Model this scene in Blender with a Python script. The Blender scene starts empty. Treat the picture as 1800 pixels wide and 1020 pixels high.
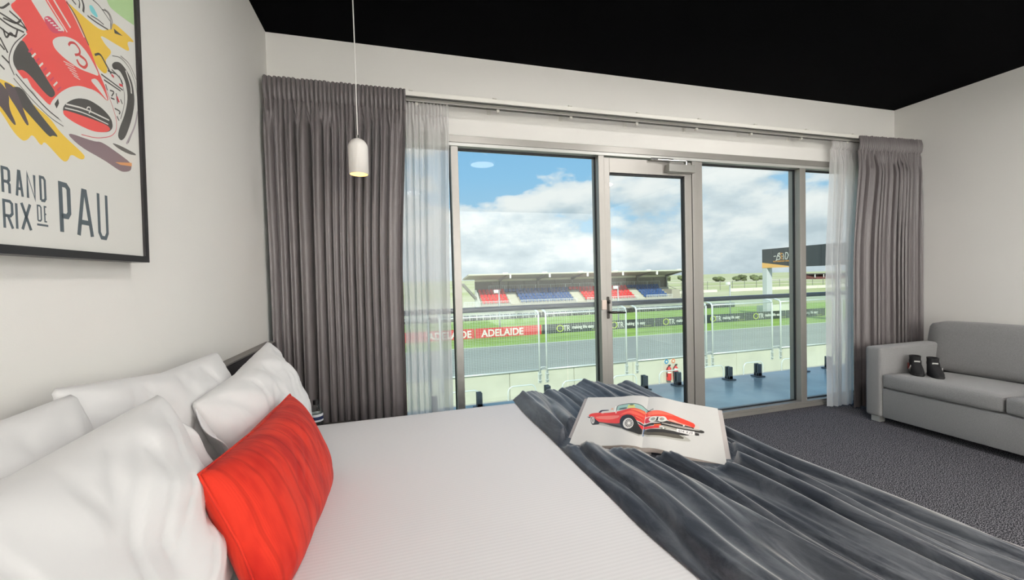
import bpy, bmesh, math, random
from mathutils import Vector, Matrix, noise
random.seed(7)
C = bpy.context.scene.collection
S = bpy.context.scene

# ------------------------------------------------------------------ camera
yaw, pitch, roll = math.radians(15.9192), math.radians(-1.4965), math.radians(-1.5059)
Fv = Vector((math.sin(yaw)*math.cos(pitch), math.cos(yaw)*math.cos(pitch), math.sin(pitch)))
R0 = Vector((math.cos(yaw), -math.sin(yaw), 0)); U0 = R0.cross(Fv)
Rv = math.cos(roll)*R0 + math.sin(roll)*U0; Uv = -math.sin(roll)*R0 + math.cos(roll)*U0
cam = bpy.data.cameras.new('camera'); cam.sensor_width = 36; cam.lens = 36*716.56/1800
cam.clip_start = 0.05; cam.clip_end = 20000
co = bpy.data.objects.new('camera', cam); C.objects.link(co)
m = Matrix((Rv, Uv, -Fv)).transposed().to_4x4(); m.translation = (0, 0, 1.2); co.matrix_world = m
S.camera = co
S.view_settings.view_transform = 'Standard'; S.view_settings.look = 'None'
S.view_settings.gamma = 1; S.view_settings.use_curve_mapping = False
S.view_settings.exposure = 0.0
S.cycles.max_bounces = 10; S.cycles.transparent_max_bounces = 24; S.cycles.use_denoising = True
S.cycles.sample_clamp_indirect = 6.0; S.cycles.caustics_reflective = False; S.cycles.caustics_refractive = False

# ------------------------------------------------------------------ materials
def lin(c): return tuple(((v/255)/12.92 if v/255 <= .04045 else ((v/255+.055)/1.055)**2.4) for v in c)
def newmat(name):
    m = bpy.data.materials.new(name); m.use_nodes = True
    nt = m.node_tree; return m, nt, nt.nodes['Principled BSDF']
def mat(name, rgb, rough=.6, metal=0, var=0, vscale=8, bump=0, bscale=80, sheen=0, spec=.5, rgb2=None, coat=0, stretch=None, det=4):
    m, nt, b = newmat(name); N = nt.nodes; L = nt.links
    c = lin(rgb); b.inputs['Base Color'].default_value = (*c, 1)
    b.inputs['Roughness'].default_value = rough; b.inputs['Metallic'].default_value = metal
    b.inputs['Specular IOR Level'].default_value = spec
    if sheen: b.inputs['Sheen Weight'].default_value = sheen; b.inputs['Sheen Roughness'].default_value = .4
    if coat: b.inputs['Coat Weight'].default_value = coat; b.inputs['Coat Roughness'].default_value = .12
    if var or rgb2 or bump:
        tc = N.new('ShaderNodeTexCoord'); mp = N.new('ShaderNodeMapping'); L.new(tc.outputs['Object'], mp.inputs[0])
        if stretch: mp.inputs['Scale'].default_value = stretch
    if var or rgb2:
        n = N.new('ShaderNodeTexNoise'); n.inputs['Scale'].default_value = vscale; n.inputs['Detail'].default_value = det
        L.new(mp.outputs[0], n.inputs['Vector'])
        r = N.new('ShaderNodeValToRGB'); L.new(n.outputs[0], r.inputs[0])
        c2 = lin(rgb2) if rgb2 else tuple(min(1, v*(1+var)) for v in c); c1 = c if rgb2 else tuple(v*(1-var) for v in c)
        r.color_ramp.elements[0].color = (*c1, 1); r.color_ramp.elements[1].color = (*c2, 1)
        r.color_ramp.elements[0].position = .3; r.color_ramp.elements[1].position = .7
        L.new(r.outputs[0], b.inputs['Base Color'])
    if bump:
        n2 = N.new('ShaderNodeTexNoise'); n2.inputs['Scale'].default_value = bscale; n2.inputs['Detail'].default_value = 3
        L.new(mp.outputs[0], n2.inputs['Vector'])
        bp = N.new('ShaderNodeBump'); bp.inputs['Strength'].default_value = bump; bp.inputs['Distance'].default_value = .01
        L.new(n2.outputs[0], bp.inputs['Height']); L.new(bp.outputs[0], b.inputs['Normal'])
    return m
def glassmat(name, tint=(.95, .98, .96), ior=1.35, rough=0.0, shade=1.0):
    m, nt, b = newmat(name); N = nt.nodes; L = nt.links; N.remove(b)
    o = N['Material Output']; t = N.new('ShaderNodeBsdfTransparent'); t.inputs[0].default_value = (*tint, 1)
    g = N.new('ShaderNodeBsdfGlossy'); g.inputs['Roughness'].default_value = rough; g.inputs['Color'].default_value = (shade, shade, shade, 1)
    lw = N.new('ShaderNodeLayerWeight'); lw.inputs[0].default_value = .5; f0 = ((ior-1)/(ior+1))**2   # Schlick, the same from both sides
    pw_ = N.new('ShaderNodeMath'); pw_.operation = 'POWER'; pw_.inputs[1].default_value = 5; L.new(lw.outputs['Facing'], pw_.inputs[0])
    f = N.new('ShaderNodeMapRange'); f.inputs['To Min'].default_value = f0; L.new(pw_.outputs[0], f.inputs[0])
    mx = N.new('ShaderNodeMixShader'); L.new(f.outputs[0], mx.inputs[0]); L.new(t.outputs[0], mx.inputs[1]); L.new(g.outputs[0], mx.inputs[2])
    L.new(mx.outputs[0], o.inputs[0]); return m
def colmat(name, rough=.5, coat=0):
    m, nt, b = newmat(name); a = nt.nodes.new('ShaderNodeAttribute'); a.attribute_name = 'Col'
    nt.links.new(a.outputs['Color'], b.inputs['Base Color']); b.inputs['Roughness'].default_value = rough
    b.inputs['Coat Weight'].default_value = coat; b.inputs['Coat Roughness'].default_value = .15
    return m
def emat(name, rgb, st):
    m, nt, b = newmat(name); b.inputs['Base Color'].default_value = (*lin(rgb), 1)
    b.inputs['Emission Color'].default_value = (*lin(rgb), 1); b.inputs['Emission Strength'].default_value = st; return m

# ------------------------------------------------------------------ sky and sun
w = bpy.data.worlds.new('sky'); S.world = w; w.use_nodes = True
nt = w.node_tree; N = nt.nodes; L = nt.links; bg = N['Background']
tc = N.new('ShaderNodeTexCoord'); sep = N.new('ShaderNodeSeparateXYZ'); L.new(tc.outputs['Generated'], sep.inputs[0])
def mth(op, a, b=None, clamp=False):
    n = N.new('ShaderNodeMath'); n.operation = op; n.use_clamp = clamp
    for i, v in enumerate((a, b)):
        if v is None: continue
        if isinstance(v, (int, float)): n.inputs[i].default_value = v
        else: L.new(v, n.inputs[i])
    return n.outputs[0]
def ramp(fac, stops):
    r = N.new('ShaderNodeValToRGB'); e = r.color_ramp.elements
    while len(e) < len(stops): e.new(.5)
    for el, (p, c) in zip(e, stops): el.position = p; el.color = (*(lin(c) if max(c) > 1 else c), 1)
    L.new(fac, r.inputs[0]); return r.outputs[0]
def mix(f, a, b):
    n = N.new('ShaderNodeMix'); n.data_type = 'RGBA'; L.new(f, n.inputs[0]); L.new(a, n.inputs[6]); L.new(b, n.inputs[7]); return n.outputs[2]
zz = mth('MAXIMUM', sep.outputs[2], 0.0)
blue = ramp(zz, [(0, (200, 220, 230)), (.10, (176, 213, 236)), (.24, (150, 204, 242)), (.42, (128, 188, 236)), (1, (70, 125, 200))])
def cloud(dz, loc=(4.2, 1.3, .6), sc=4.6, det=9):
    cmb = N.new('ShaderNodeCombineXYZ'); L.new(sep.outputs[0], cmb.inputs[0]); L.new(sep.outputs[1], cmb.inputs[1]); L.new(mth('ADD', mth('MULTIPLY', sep.outputs[2], 2.1), dz), cmb.inputs[2])
    mp = N.new('ShaderNodeMapping'); mp.inputs['Location'].default_value = loc; L.new(cmb.outputs[0], mp.inputs[0])
    n = N.new('ShaderNodeTexNoise'); n.inputs['Scale'].default_value = sc; n.inputs['Detail'].default_value = det; n.inputs['Roughness'].default_value = .52; L.new(mp.outputs[0], n.inputs['Vector']); return n.outputs[0]
c0 = cloud(0.0); c1 = cloud(.055)
# a broken bank of cumulus: closed cover low down, gaps of blue higher up
cov = mth('ADD', c0, ramp(zz, [(0, (.34,)*3), (.10, (.24,)*3), (.17, (.10,)*3), (.26, (.045,)*3), (.5, (.02,)*3)]))
mask = ramp(cov, [(.0, (0, 0, 0)), (.535, (0, 0, 0)), (.585, (.8,)*3), (.65, (1, 1, 1))])
lit = mth('ADD', mth('MULTIPLY', mth('SUBTRACT', c0, c1), 2.1), ramp(zz, [(0, (.36,)*3), (.06, (.42,)*3), (.13, (.56,)*3), (.3, (.62,)*3)]))
cl = ramp(lit, [(.22, (194, 209, 218)), (.42, (214, 226, 233)), (.62, (240, 245, 247)), (.8, (250, 252, 252))])
L.new(mix(mask, blue, cl), bg.inputs[0]); bg.inputs[1].default_value = 1.0
sun = bpy.data.lights.new('sun', 'SUN'); sun.energy = 4.4; sun.angle = math.radians(2.0); sun.color = (1, .95, .86)
so = bpy.data.objects.new('sun', sun); C.objects.link(so); so.location = (-20, -40, 40)
so.rotation_euler = Vector((.42, .72, -.62)).to_track_quat('-Z', 'Y').to_euler()

# ------------------------------------------------------------------ room lamps (the ceiling discs sit in fittings built further down)
def area(name, loc, size, power, col, aim=None, shape='DISK', size_y=None):
    l = bpy.data.lights.new(name, 'AREA'); l.shape = shape; l.size = size; l.energy = power; l.color = col
    if size_y: l.size_y = size_y
    o = bpy.data.objects.new(name, l); C.objects.link(o); o.location = loc
    if aim: o.rotation_euler = (Vector(aim)-Vector(loc)).to_track_quat('-Z', 'Y').to_euler()
    return o
WARM = (1, .97, .94)
LAMPS = [  # ceiling discs, second, third and last added as fill: x, y, diameter, watts
    (1.10, .52, .32, 1.0), (2.5, 1.27, .32, 25), (.30, -1.3, .32, 14), (3.2, -.29, .32, 34), (.75, 1.26, .32, 14)]
for i, (x, y, d, p) in enumerate(LAMPS): area('ceiling_lamp', (x, y, 2.653), d*.9, p, WARM)
# two photo lamps added as fill behind the camera, turned to the plain rear wall so that only the bounce reaches the room
area('bounce_lamp', (.55, -1.75, 1.75), .7, 280, (1, .995, .99), aim=(.55, -3.2, 1.75), shape='SQUARE')
area('bounce_lamp', (3.1, -1.75, 1.75), .7, 275, (1, .995, .99), aim=(3.1, -3.2, 1.75), shape='SQUARE')

# ------------------------------------------------------------------ helpers
class MB:
    def __init__(s): s.b = bmesh.new()
    def box(s, x0, x1, y0, y1, z0, z1, bev=0, seg=2):
        r = bmesh.ops.create_cube(s.b, size=1)
        for v in r['verts']: v.co = Vector(((x0+x1)/2+v.co.x*(x1-x0), (y0+y1)/2+v.co.y*(y1-y0), (z0+z1)/2+v.co.z*(z1-z0)))
        if bev:
            es = list({e for v in r['verts'] for e in v.link_edges})
            bmesh.ops.bevel(s.b, geom=es, offset=bev, segments=seg, affect='EDGES', profile=.5)
        return s
    def obox(s, c, ax, ay, az, hx, hy, hz):   # oriented box
        c = Vector(c); ax, ay, az = (Vector(a).normalized() for a in (ax, ay, az)); vs = []
        for i in (-1, 1):
            for j in (-1, 1):
                for k in (-1, 1): vs.append(s.b.verts.new(c+ax*hx*i+ay*hy*j+az*hz*k))
        for f in ((0,1,3,2),(4,6,7,5),(0,4,5,1),(2,3,7,6),(0,2,6,4),(1,5,7,3)): s.b.faces.new([vs[i] for i in f])
        return s
    def tube(s, pts, r, n=8, cap=True):
        pts = [Vector(p) for p in pts]; rings = []; prev = None
        for i, p in enumerate(pts):
            d = (pts[min(i+1, len(pts)-1)]-pts[max(i-1, 0)]).normalized()
            a = prev if prev and abs(prev.dot(d)) < .95 else (Vector((0, 0, 1)) if abs(d.z) < .9 else Vector((1, 0, 0)))
            u = (a-d*a.dot(d)).normalized(); v = d.cross(u); prev = u
            rr = r[i] if isinstance(r, (list, tuple)) else r
            rings.append([s.b.verts.new(p+u*rr*math.cos(2*math.pi*k/n)+v*rr*math.sin(2*math.pi*k/n)) for k in range(n)])
        for a, b in zip(rings, rings[1:]):
            for k in range(n): s.b.faces.new((a[k], a[(k+1) % n], b[(k+1) % n], b[k]))
        if cap: s.b.faces.new(rings[0][::-1]); s.b.faces.new(rings[-1])
        return s
    def lathe(s, prof, c=(0, 0, 0), n=32, cap0=True, cap1=True):
        c = Vector(c); rings = [[s.b.verts.new(c+Vector((r*math.cos(2*math.pi*k/n), r*math.sin(2*math.pi*k/n), z))) for k in range(n)] for r, z in prof]
        for a, b in zip(rings, rings[1:]):
            for k in range(n): s.b.faces.new((a[k], a[(k+1) % n], b[(k+1) % n], b[k]))
        if cap0: s.b.faces.new(rings[0][::-1])
        if cap1: s.b.faces.new(rings[-1])
        return s
    def poly(s, pts): s.b.faces.new([s.b.verts.new(Vector(p)) for p in pts]); return s
    def prism(s, pts, d):      # planar polygon pushed along d
        d = Vector(d); a = [s.b.verts.new(Vector(p)) for p in pts]; b = [s.b.verts.new(Vector(p)+d) for p in pts]; n = len(a)
        s.b.faces.new(a); s.b.faces.new(b[::-1])
        for k in range(n): s.b.faces.new((a[k], b[k], b[(k+1) % n], a[(k+1) % n]))
        return s
    def grid(s, fn, nu, nv):
        g = [[s.b.verts.new(fn(i/nu, j/nv)) for i in range(nu+1)] for j in range(nv+1)]
        for j in range(nv):
            for i in range(nu): s.b.faces.new((g[j][i], g[j][i+1], g[j+1][i+1], g[j+1][i]))
        return g
    def mesh(s, name, m, smooth=False):
        bmesh.ops.recalc_face_normals(s.b, faces=s.b.faces)
        me = bpy.data.meshes.new(name); s.b.to_mesh(me); s.b.free()
        if m: me.materials.append(m)
        if smooth:
            me.polygons.foreach_set('use_smooth', [True]*len(me.polygons))
        return me
    def done(s, name, m, parent=None, smooth=False, **k): return link(name, s.mesh(name, m, smooth), parent, **k)
def link(name, me, parent=None, loc=None, rot=None, kind=None):
    o = bpy.data.objects.new(name, me); C.objects.link(o)
    if loc is not None: o.location = loc
    if rot is not None: o.rotation_euler = rot
    if parent: setpar(o, parent)
    if kind: o['kind'] = kind
    return o
def base(p):      # world matrix of a thing or part, without waiting for a depsgraph update
    m = Matrix.LocRotScale(p.location, p.rotation_euler, p.scale)
    return base(p.parent) @ p.matrix_parent_inverse @ m if p.parent else m
def setpar(o, p):   # child meshes are modelled in world space
    o.parent = p; o.matrix_parent_inverse = base(p).inverted()
def tag(o, label, cat, group=None, kind=None):
    o['label'] = label; o['category'] = cat
    if group: o['group'] = group
    if kind: o['kind'] = kind
    return o
def thing(name, label, cat, loc, group=None):
    o = bpy.data.objects.new(name, None); C.objects.link(o); o.location = loc; o.empty_display_size = .1
    return tag(o, label, cat, group)
def struct(o, label=None):
    o['kind'] = 'structure'
    if label: o['label'] = label
    return o
def autosmooth(o, ang=40):
    me = o.data; me.polygons.foreach_set('use_smooth', [True]*len(me.polygons)); me.set_sharp_from_angle(angle=math.radians(ang)); return o
def thick(pts, w, closed=False):    # mitred strip polygon pieces (quads) along a 2D path
    P = [Vector(p) for p in pts]; n = len(P); q = []
    for i in range(n):
        a = (P[i]-P[i-1]).normalized() if i > 0 else (P[1]-P[0]).normalized()
        b = (P[i+1]-P[i]).normalized() if i < n-1 else a
        na = Vector((-a.y, a.x)); nb = Vector((-b.y, b.x)); mm = na+nb
        mm = mm.normalized() if mm.length > 1e-6 else na
        k = min(1/max(mm.dot(na), .3), 2.0); q.append((P[i]+mm*w/2*k, P[i]-mm*w/2*k))
    return [(q[i][0], q[i+1][0], q[i+1][1], q[i][1]) for i in range(n-1)]
def smooth_path(pts, n=2, closed=True):      # corner cutting, for brush-drawn outlines
    for _ in range(n):
        out = [] if closed else [pts[0]]
        for i in range(len(pts) if closed else len(pts)-1):
            a, c = pts[i], pts[(i+1) % len(pts)]
            out += [(.78*a[0]+.22*c[0], .78*a[1]+.22*c[1]), (.22*a[0]+.78*c[0], .22*a[1]+.78*c[1])]
        pts = out if closed else out+[pts[-1]]
    return pts
def paint(name, polys, place, m, parent, step=.000006, cuts=None):
    """flat print: coloured 2D polygons laid over each other; place(x, y, lift) gives the 3D point"""
    b = bmesh.new(); lay = b.loops.layers.float_color.new('Col'); k = 0; last = None
    for col, pts in polys:
        k += col != last; last = col; c = (*lin(col), 1); t = bmesh.new()     # one ink layer per run of one colour
        vs = [t.verts.new((p[0], p[1], 0)) for p in pts]
        try: t.faces.new(vs)
        except ValueError: t.free(); continue
        bmesh.ops.triangulate(t, faces=t.faces[:])
        for axis, vals in (cuts or ()):
            for v in vals:
                nrm = (1, 0, 0) if axis == 0 else (0, 1, 0); cop = (v, 0, 0) if axis == 0 else (0, v, 0)
                xs = [q.co[axis] for q in t.verts]
                if min(xs) < v < max(xs): bmesh.ops.bisect_plane(t, geom=t.verts[:]+t.edges[:]+t.faces[:], plane_co=cop, plane_no=nrm)
        mp = {v: b.verts.new(place(v.co.x, v.co.y, .00005+k*step)) for v in t.verts}
        for f in t.faces:
            try: nf = b.faces.new([mp[v] for v in f.verts])
            except ValueError: continue
            for lp in nf.loops: lp[lay] = c
        t.free()
    me = bpy.data.meshes.new(name); b.to_mesh(me); b.free(); me.materials.append(m)
    return link(name, me, parent)
def textmesh(body, size, align='LEFT', weight=0.0, sx=1.0):
    cu = bpy.data.curves.new('lettering', 'FONT'); cu.body = body; cu.size = size; cu.align_x = align; cu.offset = weight; cu.resolution_u = 3
    o = bpy.data.objects.new('lettering', cu); C.objects.link(o)
    dg = bpy.context.evaluated_depsgraph_get(); me = bpy.data.meshes.new_from_object(o.evaluated_get(dg))
    bpy.data.objects.remove(o)
    return me
def nz(x, y, z=0, s=1): return noise.noise(Vector((x*s, y*s, z*s)))
def sm(a, b, x):
    t = min(1, max(0, (x-a)/(b-a))); return t*t*(3-2*t)

# ------------------------------------------------------------------ room shell
XL, XR, D, H, YF = -.690, 4.579, 2.738, 2.698, -3.2
wallp = mat('wall_paint', (230, 228, 223), .75, var=.015, vscale=1.5, bump=.05, bscale=300)
ceil_m = mat('black_ceiling_paint', (6, 6, 7), .95, spec=.03)
carpet, nt, b = newmat('carpet_pile'); N = nt.nodes; L = nt.links
tcx = N.new('ShaderNodeTexCoord'); q = N.new('ShaderNodeTexNoise'); q.inputs['Scale'].default_value = 210; q.inputs['Detail'].default_value = 1; q.inputs['Roughness'].default_value = .6
L.new(tcx.outputs['Object'], q.inputs['Vector']); r = N.new('ShaderNodeValToRGB'); e = r.color_ramp.elements
e[0].position = .43; e[0].color = (*lin((12, 13, 17)), 1); e[1].position = .60; e[1].color = (*lin((140, 137, 141)), 1); em = e.new(.51); em.color = (*lin((50, 51, 57)), 1)
L.new(q.outputs[0], r.inputs[0]); L.new(r.outputs[0], b.inputs['Base Color']); b.inputs['Roughness'].default_value = .95; b.inputs['Specular IOR Level'].default_value = .1
bp = N.new('ShaderNodeBump'); bp.inputs['Strength'].default_value = .15; bp.inputs['Distance'].default_value = .002; L.new(q.outputs[0], bp.inputs['Height']); L.new(bp.outputs[0], b.inputs['Normal'])

struct(MB().box(XL-.15, XR+.15, YF-.15, D, -.14, 0).done('floor', carpet))
struct(MB().box(XL-.15, XR+.15, YF-.15, D+.2, H, H+.15).done('ceiling', ceil_m))
struct(MB().box(XL-.15, XL, YF-.15, D+.2, -.14, H).done('wall_left', wallp))
struct(MB().box(XR, XR+.15, YF-.15, D+.2, -.14, H).done('wall_right', wallp))
struct(MB().box(XL, XR, YF-.15, YF, -.14, H).done('wall_front', wallp))
OX0, OX1, HZ = -.32, 4.25, 2.170
struct(MB().box(XL, OX0, D, D+.2, -.14, H).box(OX1, XR, D, D+.2, -.14, H).box(OX0, OX1, D, D+.2, HZ, H).done('wall_back', wallp))

# ------------------------------------------------------------------ shopfront: frame, fixed panes, glazed door
alu = mat('anodised_aluminium', (148, 145, 140), .42, metal=.55, var=.05, vscale=3, stretch=(1, 1, .05))
alud = mat('aluminium_reveal', (188, 188, 184), .45, metal=.4)
gask = mat('black_gasket', (18, 19, 22), .6)
pane_m = glassmat('window_glass', (.96, .985, .975), 1.38)
fr = bpy.data.objects.new('trim_1', None); C.objects.link(fr); fr.location = (OX0, D, 0); struct(fr, 'grey aluminium shopfront frame around the windows and door')
G0 = D+.055   # inner glazing line
MB().box(OX0, OX1, D-.012, D+.11, 2.123, HZ, .002).done('head', alu, fr)
MB().box(OX0, OX1, D-.006, D+.11, 2.101, 2.123, .001).done('head_bead', alud, fr)
MB().box(OX0, OX1, D-.004, D+.11, 0, .03, .001).done('sill', alu, fr)
MB().box(OX0, OX1, D+.004, D+.11, .03, .052, .001).done('sill_bead', alu, fr)
for x0, x1 in ((OX0, OX0+.05), (.381, .430), (1.470, 1.517), (2.295, 2.346), (2.346, 2.395), (3.411, 3.476), (OX1-.05, OX1)):
    dd = .006 if x0 == 2.346 else 0
    MB().box(x0, x1, D+dd, D+.11, .052, 2.101, .002).done('mullion', alu, fr)
def pane(name, x0, x1, z0=.052, z1=2.101):
    p = bpy.data.objects.new(name, None); C.objects.link(p); p.location = (x0, G0, z0); struct(p)
    mb = MB()
    for a in ((x0, x1, z0, z0+.008), (x0, x1, z1-.012, z1), (x0, x0+.006, z0, z1), (x1-.006, x1, z0, z1)): mb.box(a[0], a[1], G0-.004, G0+.012, a[2], a[3])
    mb.done('gasket', gask, p); MB().box(x0+.004, x1-.004, G0, G0+.008, z0+.004, z1-.004).done('pane', pane_m, p)
    return p
pane('window_1', OX0+.05, .381); pane('window_2', .430, 1.470); pane('window_3', 2.395, 3.411); pane('window_4', 3.476, OX1-.05)
dr = bpy.data.objects.new('door_1', None); C.objects.link(dr); dr.location = (1.519, D, .03); struct(dr, 'glazed aluminium balcony door with lever handle and closer')
y0, y1 = D+.006, D+.055
MB().box(1.519, 1.564, y0, y1, .032, 2.090, .002).done('stile', alu, dr); MB().box(2.228, 2.292, y0, y1, .032, 2.090, .002).done('stile', alu, dr)
MB().box(1.564, 2.228, y0, y1, 1.980, 2.090, .002).done('top_rail', alu, dr); MB().box(1.564, 2.228, y0, y1, .032, .16, .002).done('bottom_rail', alu, dr)
mb = MB()
for a in ((1.564, 2.228, 1.968, 1.981), (1.564, 2.228, .158, .168), (1.562, 1.569, .16, 1.98), (2.220, 2.230, .16, 1.98)): mb.box(a[0], a[1], y0+.014, y0+.04, a[2], a[3])
mb.done('gasket', gask, dr)
MB().box(1.566, 2.226, D+.026, D+.034, .162, 1.978).done('pane', pane_m, dr)
silver = mat('silver_metal', (178, 177, 172), .3, metal=.8); darkm = mat('dark_bronze', (58, 54, 50), .35, metal=.6)
chrome = mat('polished_steel', (215, 215, 212), .15, metal=1)
cl = MB().box(2.045, 2.285, D-.05, D+.006, 1.996, 2.056, .004).done('closer', silver, dr)
a = MB().tube([(2.21, D-.03, 2.062), (2.17, D-.075, 2.076), (2.10, D-.055, 2.080), (1.95, D-.022, 2.090)], .006)
a.lathe([(.016, 2.056), (.016, 2.082), (.006, 2.084)], (2.21, D-.03, 0), 16).box(1.90, 2.10, D-.03, D-.014, 2.082, 2.1, .002)
a.done('closer_arm', chrome, cl)
hd = MB().box(1.516, 1.538, D-.006, D+.006, .885, 1.052, .006).done('handle_plate', darkm, dr)
MB().tube([(1.527, D-.004, .936), (1.527, D-.05, .936), (1.543, D-.056, .935), (1.638, D-.056, .931)], [.009, .009, .009, .007], 10).lathe([(.012, 1.0), (.012, 1.024)], (1.527, D-.012, 0), 14).done('lever', darkm, hd, True)
MB().box(1.470, 1.512, D-.012, D, .955, 1.028, .004).done('lock_plate', mat('cream_plastic', (214, 196, 184), .5), fr)['label'] = 'pale lock plate on the door jamb'

# ------------------------------------------------------------------ curtain track, drapes and sheers
white_pc = mat('white_powdercoat', (226, 224, 216), .45)
track_in = mat('track_slot', (70, 70, 64), .6)
tr = thing('curtain_track', 'white double curtain track fixed to the wall above the windows', 'curtain track', (2.0, D, 2.35))
for yy, nm in ((2.575, 'front_rail'), (2.65, 'rear_rail')):
    ra = MB().box(-.62, 4.52, yy-.013, yy+.013, 2.330, 2.358, .003).done(nm, white_pc, tr)
    MB().box(-.62, 4.52, yy-.008, yy+.008, 2.325, 2.332).done('slot', track_in, ra)
for k in range(10):
    x = -.4+k*.525
    MB().box(x-.012, x+.012, 2.56, D, 2.359, 2.367, .001).box(x-.012, x+.012, D-.006, D, 2.325, 2.39, .001).done('bracket', white_pc, tr)
    MB().box(x+.03, x+.05, 2.638, 2.662, 2.308, 2.326, .004).done('end_clip', white_pc, tr)

drape_m = mat('grey_satin_drape', (96, 90, 90), .42, var=.06, vscale=120, bump=.10, bscale=900, sheen=.35, spec=.55, stretch=(1, 1, .15))
def sheer_material():
    m, nt, b = newmat('white_sheer'); N = nt.nodes; L = nt.links; o = N['Material Output']
    b.inputs['Base Color'].default_value = (*lin((236, 234, 232)), 1); b.inputs['Roughness'].default_value = .8
    tl = N.new('ShaderNodeBsdfTranslucent'); tl.inputs[0].default_value = (*lin((238, 238, 238)), 1)
    tp = N.new('ShaderNodeBsdfTransparent'); a1 = N.new('ShaderNodeMixShader'); a1.inputs[0].default_value = .45
    L.new(b.outputs[0], a1.inputs[1]); L.new(tl.outputs[0], a1.inputs[2])
    lw = N.new('ShaderNodeLayerWeight'); lw.inputs[0].default_value = .35     # threads close up when seen edge-on
    mr = N.new('ShaderNodeMapRange'); mr.inputs['To Min'].default_value = .70; mr.inputs['To Max'].default_value = .95; L.new(lw.outputs['Facing'], mr.inputs[0])
    a2 = N.new('ShaderNodeMixShader'); L.new(mr.outputs[0], a2.inputs[0]); L.new(tp.outputs[0], a2.inputs[1]); L.new(a1.outputs[0], a2.inputs[2])
    L.new(a2.outputs[0], o.inputs[0]); return m
sheer_m = sheer_material()
def drape(name, label, x0, x1, yb, zt, zb, nf, nh, amp, seed, m, drift=0.0, xb0=None, xb1=None, hd=.125, back=0.0):
    rs = random.Random(seed); ph = [rs.uniform(0, 6.28) for _ in range(6)]
    root = thing(name, label, 'curtain', ((x0+x1)/2, yb, zt)); W = x1-x0; Hh = zt-zb
    bx0 = x0 if xb0 is None else xb0; bx1 = x1 if xb1 is None else xb1
    def P(u, v):
        k = sm(hd*.9, hd*2.6, v)
        phi = 2*math.pi*(nf*u+.42*math.sin(2*math.pi*1.3*u+ph[0])+.16*math.sin(2*math.pi*3.1*u+ph[1])+.05*math.sin(v*1.3+ph[4]))
        ph2 = 2*math.pi*nh*u+.8*math.sin(9*u+ph[2])
        am = amp*(.75+.35*math.sin(2*math.pi*2.3*u+ph[3]))
        fold = 1.25-2.3*abs(math.sin(phi/2+.25*math.sin(phi)))**.85+.18*math.sin(2*phi+ph[5]+v)+.35*math.sin(2*phi+1.1+3*v)*(1-sm(.3, 1.1, v))
        pinch = .5+.5*math.cos(4.2*v/hd) if v < hd else 1
        y = (1-k)*(.009*math.sin(ph2)*(.45+.55*(1 if v < hd*.8 else 1.2)))+k*am*fold
        t = v/Hh; a = x0+(bx0-x0)*sm(0, .5, t); c = x1+(bx1-x1)*sm(0, .5, t)
        x = a+(c-a)*u+k*.40*am*math.cos(phi)*math.sin(math.pi*u)**.3 + .003*(1-k)*math.cos(ph2)
        if v < hd: y -= .012*math.sin(math.pi*v/hd)
        else: y += .010*math.exp(-((v-hd)/.02)**2)*(1+math.sin(ph2*.5))*.5
        z = zt-v+ (.007*nz(u*nh*.7, seed) if v < .02 else 0)
        y += back*math.sin(u*math.pi)
        return Vector((x, yb+y+drift*u, z))
    NU = int(nh*9)
    hb = MB(); hb.grid(lambda u, t: P(u, t*hd), NU, 10); hb.done('heading', m, root, True)
    bb = MB(); bb.grid(lambda u, t: P(u, hd+(Hh-hd)*t**1.5), NU, 44); bb.done('panel', m, root, True)
    return root
drape('drape', 'grey satin drape drawn to the wall beside the bedhead', -.672, .092, 2.555, 2.360, .015, 14.5, 33, .027, 3, drape_m, xb0=-.665, xb1=.045)
drape('drape', 'grey satin drape hanging behind the sofa arm', 3.85, 4.565, 2.56, 2.352, .015, 13.5, 33, .027, 8, drape_m, drift=-.03, xb0=3.765, xb1=4.565)
drape('sheer_curtain', 'white sheer curtain gathered beside the bedside drape', .06, .362, 2.655, 2.335, .012, 5.2, 14, .022, 5, sheer_m, xb0=.05, xb1=.338, hd=.08)
drape('sheer_curtain', 'white sheer curtain gathered near the sofa', 3.663, 3.975, 2.655, 2.335, .012, 6.2, 15, .024, 11, sheer_m, xb0=3.61, xb1=3.90, hd=.08)

# ------------------------------------------------------------------ ceiling fittings and pendant
lampw = mat('lamp_housing_white', (235, 233, 228), .4); lens = emat('lamp_diffuser', (255, 244, 228), 6.0)
LN = ['round white ceiling lamp above the foot of the bed', 'round white ceiling lamp added as fill above the carpet near the windows', 'round white ceiling lamp added as fill nearest the bedhead wall', 'round white ceiling lamp over the carpet before the sofa', 'round white ceiling lamp added as fill over the window side of the bed']
for (x, y, d, p), lb in zip(LAMPS, LN):
    t = thing('ceiling_lamp', lb, 'ceiling lamp', (x, y, H), 'ceiling lamps')
    MB().lathe([(d/2, H), (d/2, H-.038), (d/2-.012, H-.042)], (x, y, 0), 40).done('housing', lampw, t)
pm = mat('matt_white_ceramic', (228, 224, 218), .55, bump=.03, bscale=200); cordm = mat('white_flex', (235, 233, 228), .5)
px_, py_, pz_ = -.163, 2.25, 1.762
pe = thing('pendant_lamp', 'white dome pendant lamp hanging on a long cord before the drape', 'lamp', (px_, py_, H))
MB().lathe([(.04, H), (.04, H-.018), (.012, H-.026)], (px_, py_, 0), 24).done('ceiling_rose', cordm, pe)
MB().tube([(px_, py_, H-.02), (px_+.001, py_, 2.4), (px_, py_, pz_+.196)], .0028).done('cord', cordm, pe)
R = .0485; prof = [(R-.005, pz_), (R, pz_+.002), (R, pz_+.135)]
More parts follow.
